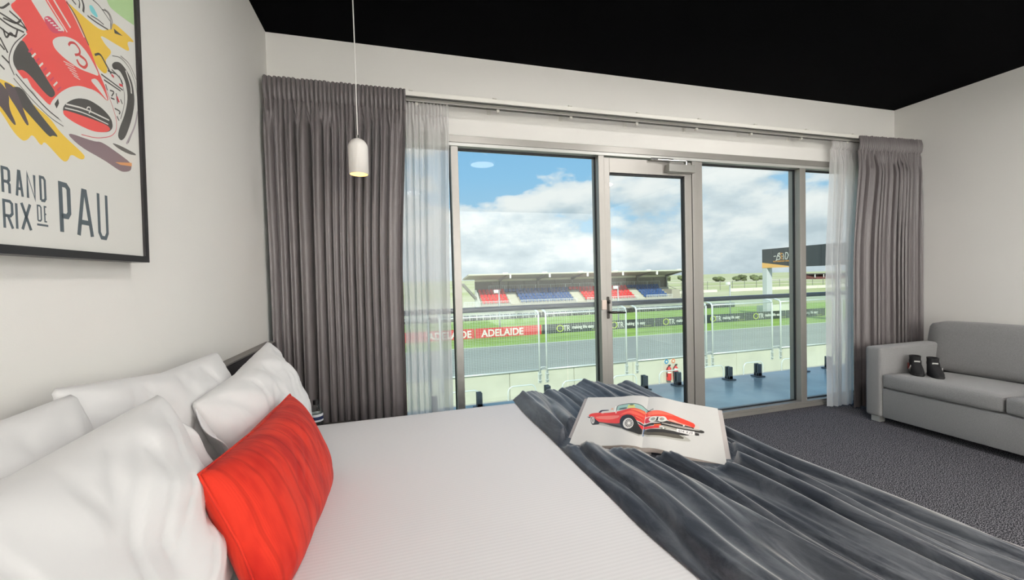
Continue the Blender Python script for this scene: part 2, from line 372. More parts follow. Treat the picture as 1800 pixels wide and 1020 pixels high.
prof += [(R*math.cos(a), pz_+.135+R*math.sin(a)) for a in [math.radians(x) for x in range(10, 90, 10)]] + [(.004, pz_+.1865)]
inner = [(.003, pz_+.178)]+[((R-.005)*math.cos(a), pz_+.132+(R-.005)*math.sin(a)) for a in [math.radians(x) for x in range(80, 0, -10)]]+[(R-.005, pz_)]
MB().lathe(prof, (px_, py_, 0), 40, False, True).done('shade', pm, pe, True)
MB().lathe(inner, (px_, py_, 0), 40, False, False).done('lining', mat('shade_lining', (250, 236, 206), .4), pe, True)
MB().lathe([(.006, pz_+.186), (.006, pz_+.2)], (px_, py_, 0), 12).done('cord_grip', chrome, pe)
MB().lathe([(.003, pz_+.045), (.016, pz_+.05), (.024, pz_+.07), (.022, pz_+.09), (.012, pz_+.115), (.012, pz_+.14)], (px_, py_, 0), 20).done('bulb', emat('warm_bulb', (255, 216, 150), 14), pe, True)

# ------------------------------------------------------------------ poster
po = thing('framed_poster', 'black framed racing poster with a red car and PAU lettering', 'poster', (XL, 1.349, 1.272))
ca, sa = math.cos(math.radians(.6)), math.sin(math.radians(.6))
def pp(x, y, lift=0): return Vector((-.652+lift+.014*(sa*x+ca*y), 1.349+ca*x-sa*y, 1.272+sa*x+ca*y))
PW, PH, FW = .53, .84, .016
black_fr = mat('black_frame', (26, 23, 25), .4)
def pbar(x0, x1, y0, y1, a, c, nm):
    mb = MB(); mb.prism([pp(x0, y0, a), pp(x1, y0, a), pp(x1, y1, a), pp(x0, y1, a)], (c-a, 0, 0)); mb.done(nm, black_fr, po)
for a in ((-PW, 0, 0, FW), (-PW, 0, PH-FW, PH), (-PW, -PW+FW, FW, PH-FW), (-FW, 0, FW, PH-FW)): pbar(*a, -.036, .006, 'frame_bar')
paper = colmat('poster_print', .45, .25)
mb = MB(); mb.prism([pp(-PW+.01, .01, -.004), pp(-.01, .01, -.004), pp(-.01, PH-.01, -.004), pp(-PW+.01, PH-.01, -.004)], (.004, 0, 0))
mb.done('paper', mat('poster_paper', (218, 217, 211), .5, coat=.25), po)
ART_POSTER=[
('P',(226,188,66),[(-252,539),(-229,538),(-193,537),(-159,537),(-133,546),(-107,576),(-98,586),(-10,585),(-53,567),(-38,545),(-90,536),(-157,526),(-135,512),(-111,509),(-132,482),(-137,476),(-131,450),(-145,440),(-170,446),(-187,474),(-213,502)]),
('P',(172,203,148),[(-132,640),(-1,727),(-5,629),(-37,623),(-85,616),(-118,614)]),
('P',(226,188,66),[(-449,272),(-418,248),(-394,219),(-376,209),(-365,215),(-354,230),(-335,212),(-328,224),(-315,218),(-282,197),(-269,202),(-260,220),(-232,215),(-221,220),(-219,229),(-286,255),(-311,276),(-356,288),(-386,307),(-448,299)]),
('P',(72,70,68),[(-399,296),(-374,309),(-351,287),(-323,266),(-289,244),(-306,243),(-314,236),(-357,262),(-382,277)]),
('P',(88,76,80),[(-410,302),(-395,303),(-384,298),(-370,265),(-360,244),(-366,241),(-385,265),(-400,280)]),
('P',(84,74,76),[(-437,299),(-416,299),(-399,286),(-401,259),(-387,235),(-393,232),(-418,257),(-439,269)]),
('P',(128,108,112),[(-275,262),(-189,268),(-162,276),(-96,265),(-51,255),(-55,235),(-88,224),(-108,225),(-156,235),(-232,243)]),
('P',(214,150,96),[(-117,241),(-51,257),(-51,248),(-97,240)]),
('P',(100,96,92),[(-129,285),(-94,288),(-35,286),(-29,282),(-63,276),(-105,278)]),
('P',(218,217,211),[(-246,565),(-219,547),(-183,543),(-125,553),(-108,566),(-106,596),(-135,596),(-169,615)]),
('S',(72,70,68),4,[(-192,546),(-173,547),(-151,550),(-123,555)]),
('S',(72,70,68),3,[(-182,553),(-158,558),(-138,558)]),
('P',(120,200,205),[(-186,573),(-175,580),(-156,566),(-163,559),(-182,561)]),
('S',(72,70,68),3,[(-185,592),(-156,595),(-136,589),(-115,580)]),
('S',(140,136,132),6,[(-134,596),(-115,598),(-106,585),(-112,564)]),
('S',(72,70,68),3,[(-141,591),(-127,597),(-113,592),(-113,561)]),
('S',(72,70,68),7,[(-209,573),(-202,562),(-205,546)]),
('S',(72,70,68),4,[(-222,567),(-214,562),(-217,547)]),
('S',(72,70,68),4,[(-240,553),(-226,549)]),
('P',(72,70,68),[(-102,570),(-67,571),(-99,560)]),
('P',(219,80,76),[(-391,443),(-374,464),(-364,487),(-265,552),(-253,541),(-217,516),(-198,491),(-163,435),(-146,415),(-128,377),(-173,389),(-221,377),(-252,363),(-281,339),(-304,309),(-310,299),(-341,314),(-370,326),(-384,337),(-388,354),(-365,401),(-355,420),(-364,435)]),
('P',(218,217,211),[(-354,493),(-343,484),(-318,465),(-296,451),(-257,472),(-281,485),(-309,505),(-319,516)]),
('P',(196,70,95),[(-318,466),(-299,482),(-272,469),(-262,470),(-296,447)]),
('S',(218,217,211),3,[(-311,469),(-304,473)]),
('S',(218,217,211),3,[(-305,468),(-298,473)]),
('S',(218,217,211),3,[(-299,467),(-291,472)]),
('S',(218,217,211),3,[(-293,466),(-284,471)]),
('S',(218,217,211),3,[(-286,465),(-277,470)]),
('S',(218,217,211),3,[(-280,464),(-270,469)]),
('S',(218,217,211),4,[(-312,515),(-298,504),(-255,474)]),
('S',(218,217,211),6,[(-295,526),(-279,513),(-245,489)]),
('S',(218,217,211),4,[(-261,545),(-230,518),(-205,491)]),
('S',(72,70,68),4,[(-254,538),(-229,525),(-211,504),(-192,481)]),
('P',(72,70,68),[(-366,400),(-381,377),(-388,357),(-388,343),(-380,334),(-369,342),(-353,339),(-323,321),(-305,316),(-292,331),(-311,347),(-331,366),(-350,382)]),
('S',(196,70,95),4,[(-354,381),(-346,392)]),
('S',(218,217,211),4,[(-347,376),(-338,387)]),
('S',(196,70,95),4,[(-339,371),(-330,382)]),
('S',(218,217,211),4,[(-331,366),(-322,377)]),
('S',(196,70,95),4,[(-323,361),(-314,372)]),
('S',(218,217,211),4,[(-315,355),(-305,367)]),
('S',(196,70,95),4,[(-306,350),(-297,361)]),
('S',(218,217,211),4,[(-298,344),(-288,356)]),
('S',(196,70,95),4,[(-289,339),(-279,350)]),
('P',(218,217,211),[(-368,326),(-360,330),(-341,306),(-346,304)]),
('S',(218,217,211),7,[(-357,416),(-379,386),(-392,358),(-393,339),(-382,325),(-354,310),(-310,290)]),
('S',(72,70,68),2,[(-360,411),(-385,380),(-396,353),(-396,337),(-387,323)]),
('S',(72,70,68),3,[(-384,327),(-354,309),(-314,288),(-265,277),(-199,278),(-154,289)]),
('S',(72,70,68),2,[(-389,317),(-355,296),(-311,276),(-277,271)]),
('S',(72,70,68),4,[(-421,411),(-393,407),(-362,413)]),
('S',(72,70,68),4,[(-420,419),(-389,420),(-358,422)]),
('S',(72,70,68),4,[(-404,414),(-377,419),(-367,433)]),
('S',(72,70,68),4,[(-391,434),(-367,430),(-355,420)]),
('S',(72,70,68),4,[(-411,394),(-393,391),(-378,397)]),
('S',(72,70,68),4,[(-405,395),(-400,380),(-390,398),(-381,392),(-376,409)]),
('S',(72,70,68),4,[(-420,368),(-404,359)]),
('S',(72,70,68),4,[(-412,376),(-398,357)]),
('S',(72,70,68),4,[(-410,346),(-396,340)]),
('S',(72,70,68),4,[(-422,332),(-406,324)]),
('S',(72,70,68),4,[(-420,429),(-406,428),(-390,448)]),
('P',(218,217,211),[(-310,299),(-304,312),(-281,339),(-252,363),(-221,379),(-173,386),(-128,377),(-107,349),(-106,324),(-127,300),(-180,279),(-236,271),(-285,279)]),
('S',(205,80,90),2,[(-179,451),(-146,415),(-119,377),(-105,346),(-108,319),(-130,298),(-180,278),(-227,271)]),
('P',(72,70,68),[(-278,307),(-266,324),(-236,346),(-199,358),(-155,356),(-124,343),(-120,323),(-137,306),(-179,293),(-235,289),(-272,294)]),
('P',(219,80,76),[(-277,305),(-250,310),(-197,317),(-139,322),(-129,315),(-148,302),(-189,290),(-243,289),(-275,294)]),
('S',(218,217,211),4,[(-268,320),(-214,332),(-133,336)]),
('S',(218,217,211),3,[(-271,311),(-219,322),(-137,325)]),
('S',(218,217,211),3,[(-208,330),(-205,339),(-196,342),(-195,335),(-201,327)]),
('P',(72,70,68),[(-298,308),(-288,323),(-286,314),(-293,301)]),
('P',(218,217,211),[(-194,404),(-171,418),(-147,401),(-132,378),(-168,395)]),
('P',(218,217,211),[(-297,434),(-283,449),(-258,464),(-228,471),(-197,462),(-170,439),(-162,426),(-186,421),(-223,413),(-265,414),(-292,421)]),
('S',(188,66,66),6,[(-253,448),(-248,457),(-234,463),(-220,456),(-222,445),(-236,437)]),
('S',(196,70,66),7,[(-223,443),(-205,443),(-199,435),(-209,422),(-225,422),(-231,430)]),
('S',(218,217,211),2,[(-269,407),(-240,411)]),
('S',(218,217,211),2,[(-264,404),(-237,407)]),
('S',(218,217,211),2,[(-258,400),(-234,403)]),
('S',(218,217,211),2,[(-253,397),(-231,398)]),
('S',(218,217,211),2,[(-247,393),(-228,394)]),
('S',(218,217,211),2,[(-242,390),(-224,390)]),
('P',(72,70,68),[(-116,476),(-104,489),(-81,499),(-51,488),(-33,466),(-27,422),(-45,368),(-73,315),(-92,300),(-104,307),(-96,331),(-71,374),(-56,422),(-64,460),(-87,478),(-110,467)]),
('S',(72,70,68),2,[(-112,499),(-80,512),(-44,503),(-21,472),(-12,424),(-24,368),(-63,304)]),
('S',(150,145,140),4,[(-80,515),(-45,515),(-17,485)]),
('S',(160,150,155),6,[(-17,402),(-31,357),(-70,300)]),
('S',(218,217,211),6,[(-61,488),(-42,458),(-41,439)]),
('S',(72,70,68),6,[(-174,469),(-156,482),(-138,468),(-119,452)]),
('P',(226,188,66),[(-168,467),(-148,474),(-131,454),(-145,440),(-165,448)]),
('S',(72,70,68),4,[(-155,435),(-76,432)]),
('S',(72,70,68),4,[(-146,426),(-85,426)]),
('S',(72,70,68),4,[(-141,418),(-135,406)]),
('S',(72,70,68),4,[(-126,410),(-109,414),(-121,398)]),
('S',(72,70,68),4,[(-103,413),(-99,389)]),
('S',(72,70,68),4,[(-124,393),(-110,395)]),
('S',(72,70,68),4,[(-111,373),(-89,374),(-95,365)]),
('S',(72,70,68),4,[(-104,357),(-96,349)]),
('S',(72,70,68),4,[(-131,454),(-100,461)]),
('S',(72,70,68),4,[(-117,464),(-83,458),(-75,447)]),
('S',(72,70,68),4,[(-87,405),(-80,396)]),
('S',(205,70,80),7,[(-118,451),(-109,449)]),
('S',(205,70,80),7,[(-90,440),(-75,443)]),
('S',(205,70,80),7,[(-101,406),(-93,395)]),
('S',(72,70,68),2,[(-89,463),(-70,434),(-72,396),(-90,355)]),
]

polys = []
ax0, ax1, ay0, ay1 = -PW+.017, -FW-.001, FW+.001, PH-FW-.001
def clipc(q): return (min(ax1, max(ax0, q[0]/1000)), min(ay1, max(ay0, q[1]/1000)))
for a in ART_POSTER:
    if a[0] == 'P': polys.append((a[1], [clipc(q) for q in (smooth_path(a[2], 2) if len(a[2]) > 4 else a[2])]))
    else:
        for qd in thick([(q[0]/1000, q[1]/1000) for q in (smooth_path(a[3], 2, False) if len(a[3]) > 2 else a[3])], a[2]/1000*.82):
            polys.append((a[1], [clipc((v.x*1000, v.y*1000)) for v in qd]))
paint('artwork', polys, pp, paper, po, .000006)
GL = {'R': [[(0,0),(0,1),(.75,1),(1,.92),(1,.55),(.75,.46),(0,.46)], [(.72,.46),(1,.36),(1,0)]], 'r': [[(0,0),(0,1),(.75,1),(1,.92),(1,.55),(.75,.46),(0,.46)], [(.45,.46),(1,0)]],
 'A': [[(0,0),(.42,1),(.58,1),(1,0)], [(.2,.3),(.8,.3)]], 'N': [[(0,0),(0,1),(1,0),(1,1)]], 'D': [[(0,0),(0,1),(.7,1),(1,.9),(1,.1),(.7,0),(0,0)]], 'I': [[(.5,0),(.5,1)]],
 'X': [[(0,0),(1,1)], [(0,1),(1,0)]], 'E': [[(1,1),(0,1),(0,0),(1,0)], [(0,.5),(.8,.5)]], 'P': [[(0,0),(0,1),(.7,1),(1,.93),(1,.42),(.75,.34),(0,.34)]], 'U': [[(0,1),(0,.12),(.25,0),(.75,0),(1,.12),(1,1)]],
 'G': [[(1,.74),(1,.92),(.75,1),(.25,1),(0,.9),(0,.1),(.25,0),(.75,0),(1,.1),(1,.48),(.5,.48)]]}
INK = (74, 84, 90); lp = []
for ch, (x0, y0, x1, y1), wd in (('G', (-450, 105, -431, 153), 5.2), ('R', (-423, 105, -405, 153), 5.2), ('A', (-396, 104, -379, 154), 5.2), ('N', (-373, 104, -352, 155), 5.6), ('D', (-344, 105, -328, 155), 5.4),
      ('P', (-450, 43, -430, 95), 5.4), ('r', (-423, 43, -402, 96), 5.2), ('I', (-400, 44, -392, 95), 5.2), ('X', (-388, 44, -364, 98), 5.8), ('D', (-352, 66, -341, 98), 3.2), ('E', (-336, 66, -328, 98), 3.2),
      ('P', (-298, 47, -266, 155), 10.5), ('A', (-252, 45, -201, 153), 10.5), ('U', (-187, 47, -151, 157), 9)):
    h = wd/2
    for st in GL[ch]:
        for qd in thick([(x0+h+(x1-x0-wd)*a, y0+h+(y1-y0-wd)*c) for a, c in st], wd): lp.append((INK, [(v.x/1000, v.y/1000) for v in qd]))
lp.append((INK, [(-.353, .058), (-.327, .058), (-.327, .062), (-.353, .062)]))
paint('lettering', lp, lambda x, y, l: pp(x, y, l), paper, po, .000006)

# ------------------------------------------------------------------ bed
ZB = .56; BX0, BX1, BY0, BY1 = -.62, 1.275, .19, 2.045
charcoal = mat('charcoal_upholstery', (52, 48, 50), .8, var=.12, vscale=300, bump=.2, bscale=600)
hbd = thing('headboard', 'long charcoal headboard fixed along the wall behind the pillows', 'headboard', (XL, 1.2, 0))
MB().box(XL+.001, -.645, -.75, 2.50, .08, .888, .006).done('upholstered_panel', charcoal, hbd)
MB().box(XL+.001, -.642, -.75, 2.50, .889, .896, .001).done('top_cap', mat('headboard_cap', (120, 116, 112), .5), hbd)
bed = thing('bed', 'wide bed base and mattress under the white cover', 'bed', (.33, 1.12, 0))
MB().box(BX0+.02, BX1-.03, BY0+.03, BY1-.03, .06, .30, .02).done('base', charcoal, bed)
MB().box(BX0+.01, BX1-.02, BY0+.02, BY1-.02, .305, ZB-.035, .04, 3).done('mattress', mat('mattress_ticking', (225, 222, 218), .8), bed)
for x in (-.5, 1.15):
    for y in (.35, 1.9): MB().box(x-.03, x+.03, y-.03, y+.03, 0, .07).done('leg', mat('black_leg', (20, 20, 20), .5), bed)
cot, nt, b = newmat('white_striped_cotton'); N = nt.nodes; L = nt.links
tcx = N.new('ShaderNodeTexCoord'); wv = N.new('ShaderNodeTexWave'); wv.bands_direction = 'Y'; wv.wave_profile = 'SIN'; wv.inputs['Scale'].default_value = 2*math.pi/.0115/20*1.0; wv.inputs['Distortion'].default_value = .15
L.new(tcx.outputs['Object'], wv.inputs['Vector']); r = N.new('ShaderNodeValToRGB'); r.color_ramp.elements[0].color = (*lin((214, 212, 212)), 1); r.color_ramp.elements[1].color = (*lin((219, 217, 217)), 1)
r.color_ramp.elements[0].position = .35; r.color_ramp.elements[1].position = .65
L.new(wv.outputs['Fac'], r.inputs[0]); L.new(r.outputs[0], b.inputs['Base Color']); b.inputs['Roughness'].default_value = .72; b.inputs['Sheen Weight'].default_value = .15
bp = N.new('ShaderNodeBump'); bp.inputs['Strength'].default_value = .06; bp.inputs['Distance'].default_value = .001; L.new(wv.outputs['Fac'], bp.inputs['Height']); L.new(bp.outputs[0], b.inputs['Normal'])
def edge(s, lim, r):
    if s < lim-r: return s, 0
    a = (s-(lim-r))/r
    if a < math.pi/2: return lim-r+r*math.sin(a), r*(1-math.cos(a))
    return lim, r+(s-(lim-r)-r*math.pi/2)
def sheet_pt(s, t, zt=ZB, off=0, r=.045):
    cx_, cy_ = (BX0+BX1)/2, (BY0+BY1)/2; hx, hy = (BX1-BX0)/2+off, (BY1-BY0)/2+off
    x, dx = edge(abs(s-cx_), hx, r); y, dy = edge(abs(t-cy_), hy, r)
    return Vector((cx_+math.copysign(x, s-cx_), cy_+math.copysign(y, t-cy_), zt+off-max(dx, dy)))
def cover(u, v):
    s = BX0+u*(BX1+.40-BX0); t = BY0-.40+v*(BY1-BY0+.80); p = sheet_pt(s, t)
    p.z += .004*nz(s, t, 3, 2.2)*(1 if p.z > ZB-.03 else 0)
    if p.z < ZB-.05: p.y += math.copysign(.008, p.y-1.1)*math.sin(s*18) if abs(p.y-1.117) > .9 else 0; p.x += .008*math.sin(t*17) if p.x > 1.2 else 0
    return p
cb = MB(); cb.grid(cover, 90, 110); tag(cb.done('bed_cover', cot, None, True), 'white satin striped cover spread flat over the bed', 'bed cover')

pil_m = mat('white_pillowcase', (220, 219, 218), .75, bump=.015, bscale=500, sheen=.2)
def pillow(name, label, cat, bot, top, uax, Lg, T, seed, m, hem=0, group=None, wr=.012, sub=(56, 44), pinch=.10, piping=None, nip=2.6):
    bot = Vector(bot); top = Vector(top); vax = (top-bot); Hh = vax.length; vax.normalize(); uax = Vector(uax).normalized()
    nax = uax.cross(vax).normalized(); uax = vax.cross(nax).normalized(); c = (bot+top)/2; root = thing(name, label, cat, bot, group)
    def surf(a, b_, side):
        ea = max(0, 1-abs(a)**nip); eb = max(0, 1-abs(b_)**nip); th = (ea*eb)**.52
        x = a*Lg/2*(1-pinch*.55*(1-abs(b_))**1.2*abs(a)**3); y = b_*Hh/2*(1-pinch*(1-abs(a))**1.0*abs(b_)**3)
        wkl = 0
        for ka in (-1, 1):
            for kb in (-1, 1):
                ang = math.atan2((b_-kb)*Hh, (a-ka)*Lg); d = math.hypot((a-ka)*Lg, (b_-kb)*Hh)
                wkl += (1-2*abs(math.sin(ang*5+seed*3+ka+kb*2+2*nz(d*4, seed))))*math.exp(-((d-.17)/.10)**2)*(.5+.5*nz(seed*2.7, ka*3+kb))
        ax_, bx_ = a*Lg, b_*Hh
        wkl += 1.3*nz(ax_*4+seed*7, bx_*6+ax_*2, side)-1.3*max(0, .5-5*abs(nz(ax_*3.5+seed, bx_*5-ax_*4, side+4)))
        z = side*(T/2*th + wr*wkl*min(1, th*1.3)**1.5)
        z += -.03*(b_+1)**2*.12
        return c+uax*x+vax*y+nax*z
    mb = MB(); nu, nv = sub
    g1 = mb.grid(lambda u, v: surf(u*2-1, v*2-1, 1), nu, nv); g2 = mb.grid(lambda u, v: surf(u*2-1, v*2-1, -1), nu, nv)
    for g in (g1, g2):      # snip the folded-flat corner quads
        for j, i, dj, di in ((0, 0, 1, 1), (0, nu, 1, -1), (nv, 0, -1, 1), (nv, nu, -1, -1)):
            tri = (g[j][i+di], g[j+dj][i+di], g[j+dj][i]); mb.b.verts.remove(g[j][i]); mb.b.faces.new(tri)
    bmesh.ops.remove_doubles(mb.b, verts=mb.b.verts, dist=.0006)
    mb.done('stuffed_body', m, root, True)
    if piping:
        lp_ = [(-1+2*i/30, -1) for i in range(30)]+[(1, -1+2*i/30) for i in range(30)]+[(1-2*i/30, 1) for i in range(30)]+[(-1, 1-2*i/30) for i in range(31)]
        MB().tube([surf(a, b_, 1) for a, b_ in lp_], .0028, 6).done('piping', m, root, True)
    if hem:      # limp flange along the open end of the pillowcase
        mb = MB(); rr = random.Random(seed); p0 = rr.uniform(0, 6)
        def hp(u, v):
            b_ = -.92+1.84*u; e0 = surf(hem*.985, b_, 1); e1 = surf(hem*.985, b_, -1); p = (e0+e1)/2
            ext = (.045+.012*math.sin(3*b_+p0))*v; wv_ = .020*v*math.sin(3.3*b_+p0)+.010*v*math.sin(8*b_+2*p0)+.012*v*v
            curl = .016*v*v*max(0, b_-.5)*2
            return p+uax*(hem*ext*(1-.75*(abs(b_)/.92)**5))+nax*(wv_-curl)*(1-.8*(abs(b_)/.92)**6)-vax*(.020*v*v*max(0, b_))
        mb.grid(hp, 44, 8); fl = mb.done('flange', m, root, True); mdf = fl.modifiers.new('cloth', 'SOLIDIFY'); mdf.thickness = .003; mdf.offset = 0
    return root
PG = 'white bed pillows'
pillow('pillow', 'white pillow against the headboard on the window side', 'pillow', (-.50, 1.27, .57), (-.60, 1.30, 1.0), (0, 1, .07), .68, .15, 1, pil_m, -1, PG)
pillow('pillow', 'white pillow at the front of the window-side pair, behind the red cushion', 'pillow', (-.37, 1.60, .565), (-.500, 1.565, .943), (0, 1, .02), .72, .17, 2, pil_m, -1, PG)
pillow('pillow', 'white pillow against the headboard under the framed poster', 'pillow', (-.50, .62, .57), (-.595, .64, 1.02), (0, 1, .03), .70, .15, 3, pil_m, 1, PG)
pillow('pillow', 'large white pillow nearest the camera, touching the red cushion', 'pillow', (-.375, .68, .565), (-.485, .69, .985), (0, 1, .0), .73, .18, 4, pil_m, 1, PG)
red_m, nt, b = newmat('red_ribbed_fabric'); N = nt.nodes; L = nt.links
tcx = N.new('ShaderNodeTexCoord'); mp_ = N.new('ShaderNodeMapping'); mp_.inputs['Scale'].default_value = (.5, 1, .25); L.new(tcx.outputs['Object'], mp_.inputs[0])
wv = N.new('ShaderNodeTexNoise'); wv.inputs['Scale'].default_value = 26; wv.inputs['Detail'].default_value = 2; L.new(mp_.outputs[0], wv.inputs['Vector'])
r = N.new('ShaderNodeValToRGB'); r.color_ramp.elements[0].color = (*lin((166, 27, 17)), 1); r.color_ramp.elements[1].color = (*lin((194, 46, 28)), 1); r.color_ramp.elements[0].position = .35; r.color_ramp.elements[1].position = .6
L.new(wv.outputs[0], r.inputs[0])
w3 = N.new('ShaderNodeTexWave'); w3.bands_direction = 'Y'; w3.inputs['Scale'].default_value = 2*math.pi/.047/20; w3.inputs['Distortion'].default_value = 2.2; w3.inputs['Detail Scale'].default_value = .5; L.new(tcx.outputs['Object'], w3.inputs['Vector'])
r3 = N.new('ShaderNodeValToRGB'); r3.color_ramp.elements[0].position = .90; r3.color_ramp.elements[0].color = (1, 1, 1, 1); r3.color_ramp.elements[1].position = .985; r3.color_ramp.elements[1].color = (.80, .74, .74, 1); L.new(w3.outputs['Fac'], r3.inputs[0])
mxr = N.new('ShaderNodeMix'); mxr.data_type = 'RGBA'; mxr.blend_type = 'MULTIPLY'; mxr.inputs[0].default_value = 1; L.new(r.outputs[0], mxr.inputs[6]); L.new(r3.outputs[0], mxr.inputs[7]); L.new(mxr.outputs[2], b.inputs['Base Color']); b.inputs['Roughness'].default_value = .85; b.inputs['Specular IOR Level'].default_value = .2; b.inputs['Sheen Weight'].default_value = .05
w2 = N.new('ShaderNodeTexWave'); w2.bands_direction = 'Y'; w2.inputs['Scale'].default_value = 2*math.pi/.004/20; L.new(tcx.outputs['Object'], w2.inputs['Vector'])
bp = N.new('ShaderNodeBump'); bp.inputs['Strength'].default_value = .25; bp.inputs['Distance'].default_value = .001; L.new(w2.outputs['Fac'], bp.inputs['Height']); L.new(bp.outputs[0], b.inputs['Normal'])
pillow('cushion', 'bright red ribbed lumbar cushion leaning on the white pillows', 'cushion', (-.247, 1.178, .545), (-.342, 1.186, .850), (.0, 1, .085), .60, .15, 5, red_m, 0, None, .003, pinch=.07, nip=3.2, piping=True)

# ------------------------------------------------------------------ bedside table and bottle
oak = mat('dark_table_laminate', (58, 54, 52), .5)
bt = thing('bedside_table', 'low dark bedside table between the bed and the drape', 'bedside table', (-.44, 2.30, 0))
MB().box(-.64, -.24, 2.10, 2.48, .40, .42, .003).done('top', oak, bt); MB().box(-.63, -.26, 2.12, 2.46, .12, .398, .002).done('body', oak, bt)
dw = MB().box(-.26, -.246, 2.12, 2.46, .14, .39, .002).done('drawer', oak, bt); MB().box(-.246, -.234, 2.25, 2.34, .26, .275, .002).done('handle', silver, dw)
for x in (-.61, -.29):
    for y in (2.14, 2.44): MB().box(x-.015, x+.015, y-.015, y+.015, 0, .12).done('leg', oak, bt)
bo = thing('water_bottle', 'small clear water bottle with a black cap beside the pillows', 'bottle', (-.398, 2.20, .42)); bc = (-.398, 2.20, 0)
pet = glassmat('clear_plastic', (.86, .89, .88), 1.5, .04)
MB().lathe([(.026, .42), (.030, .425), (.030, .50), (.0285, .505), (.030, .51), (.030, .565), (.026, .585), (.016, .60), (.012, .605), (.012, .615)], bc, 32).done('body', pet, bo, True)
MB().lathe([(.014, .607), (.014, .626), (.012, .628)], bc, 24).done('cap', mat('black_cap', (22, 20, 20), .45), bo)
MB().lathe([(.0306, .525), (.0306, .562)], bc, 32, False, False).done('label', mat('bottle_label', (226, 228, 230), .5), bo, True)
MB().lathe([(.0309, .534), (.0309, .55)], bc, 32, False, False).done('label_band', mat('navy_print', (24, 36, 78), .5), bo, True)
MB().lathe([(.028, .424), (.028, .56)], bc, 32).done('water', glassmat('water', (.9, .93, .93), 1.33), bo, True)

# ------------------------------------------------------------------ open book (pose first, the throw is laid under it)
EU, EV, EN = Vector((.7835, -.6214, .0032)).normalized(), Vector((.6053, .7644, .2219)).normalized(), Vector((-.1403, -.1719, .9751)).normalized()
BT = Vector((.8219, 1.2542, .592)); PWD, PHT, SAG = .27, .3668, .106
def page(u, v, lift=0):      # u in -1..1 from the gutter, v in 0..1 along the spine
    s = 1 if u > 0 else -1; a = abs(u); d = a*PWD
    n = -math.sin(SAG)*d - .004*math.exp(-(d/.012)**2) + .007*math.exp(-((d-.06)/.05)**2)
    return BT+EU*(s*d*math.cos(SAG))+EV*(v*PHT)+EN*(n+lift)
def block(u): return .019-.011*min(1, abs(u))      # thickness of the paper under the surface
def book_under(x, y):
    # height of the underside of the book above (x, y), or None away from it
    det = EU.x*EV.y-EU.y*EV.x; dx, dy = x-BT.x, y-BT.y
    for _ in range(1):
        a = (dx*EV.y-dy*EV.x)/det; b_ = (EU.x*dy-EU.y*dx)/det
    u = a/(PWD*math.cos(SAG)); v = b_/PHT
    if abs(u) > 1.12 or v < -.10 or v > 1.08: return None
    q = page(max(-1, min(1, u)), v); return q.z-block(u)-.007

# ------------------------------------------------------------------ plush throw across the foot of the bed
vel, nt, b = newmat('charcoal_plush'); N = nt.nodes; L = nt.links
tcx = N.new('ShaderNodeTexCoord'); mpn = N.new('ShaderNodeMapping'); mpn.inputs['Scale'].default_value = (1, .35, 1); L.new(tcx.outputs['Object'], mpn.inputs[0])
q = N.new('ShaderNodeTexNoise'); q.inputs['Scale'].default_value = 16; q.inputs['Detail'].default_value = 8; q.inputs['Roughness'].default_value = .7; q.inputs['Distortion'].default_value = .8; L.new(mpn.outputs[0], q.inputs['Vector'])
r = N.new('ShaderNodeValToRGB'); r.color_ramp.elements[0].color = (*lin((30, 37, 48)), 1); r.color_ramp.elements[1].color = (*lin((78, 82, 88)), 1); r.color_ramp.elements[0].position = .42; r.color_ramp.elements[1].position = .68
L.new(q.outputs[0], r.inputs[0]); L.new(r.outputs[0], b.inputs['Base Color']); b.inputs['Roughness'].default_value = .42; b.inputs['Specular IOR Level'].default_value = .45
b.inputs['Sheen Weight'].default_value = .9; b.inputs['Sheen Roughness'].default_value = .30; b.inputs['Sheen Tint'].default_value = (*lin((214, 210, 206)), 1)
q2 = N.new('ShaderNodeTexNoise'); q2.inputs['Scale'].default_value = 420; q2.inputs['Detail'].default_value = 2; L.new(tcx.outputs['Object'], q2.inputs['Vector'])
bp = N.new('ShaderNodeBump'); bp.inputs['Strength'].default_value = .10; bp.inputs['Distance'].default_value = .003; L.new(q2.outputs[0], bp.inputs['Height']); L.new(bp.outputs[0], b.inputs['Normal'])
def throw_h(x, y):
    wx = x+.05*nz(y*1.3, 2.2)+.016*nz(y*3.5, x*3, 5)
    a = abs(noise.noise(Vector((wx*13.5+.4, y*.75, 1.7)))); b_ = abs(noise.noise(Vector((wx*27+3, y*1.6, 4.1)))); c_ = nz(wx*7, y*1.2, 9)
    far = sm(1.35, 1.95, y); h = .040*(1-.45*far)*math.sin(min(1, a*1.75)*math.pi/2)+.007*math.sin(min(1, b_*1.7)*math.pi/2)+.006*c_
    h += .012*math.exp(-((x-.632)/.014)**2)+.014*math.exp(-((x-1.235)/.03)**2)
    hump = .016*math.exp(-((x-.68)/.05)**2)+.012*math.exp(-((x-.80)/.09)**2)+.040*math.exp(-((x-.99)/.07)**2)+.022*math.exp(-((x-1.10)/.08)**2)
    h += far*(hump*sm(.60, .72, x)+.003)+.004*nz(x*6, y*5, 8)*far
    return max(.004, h)
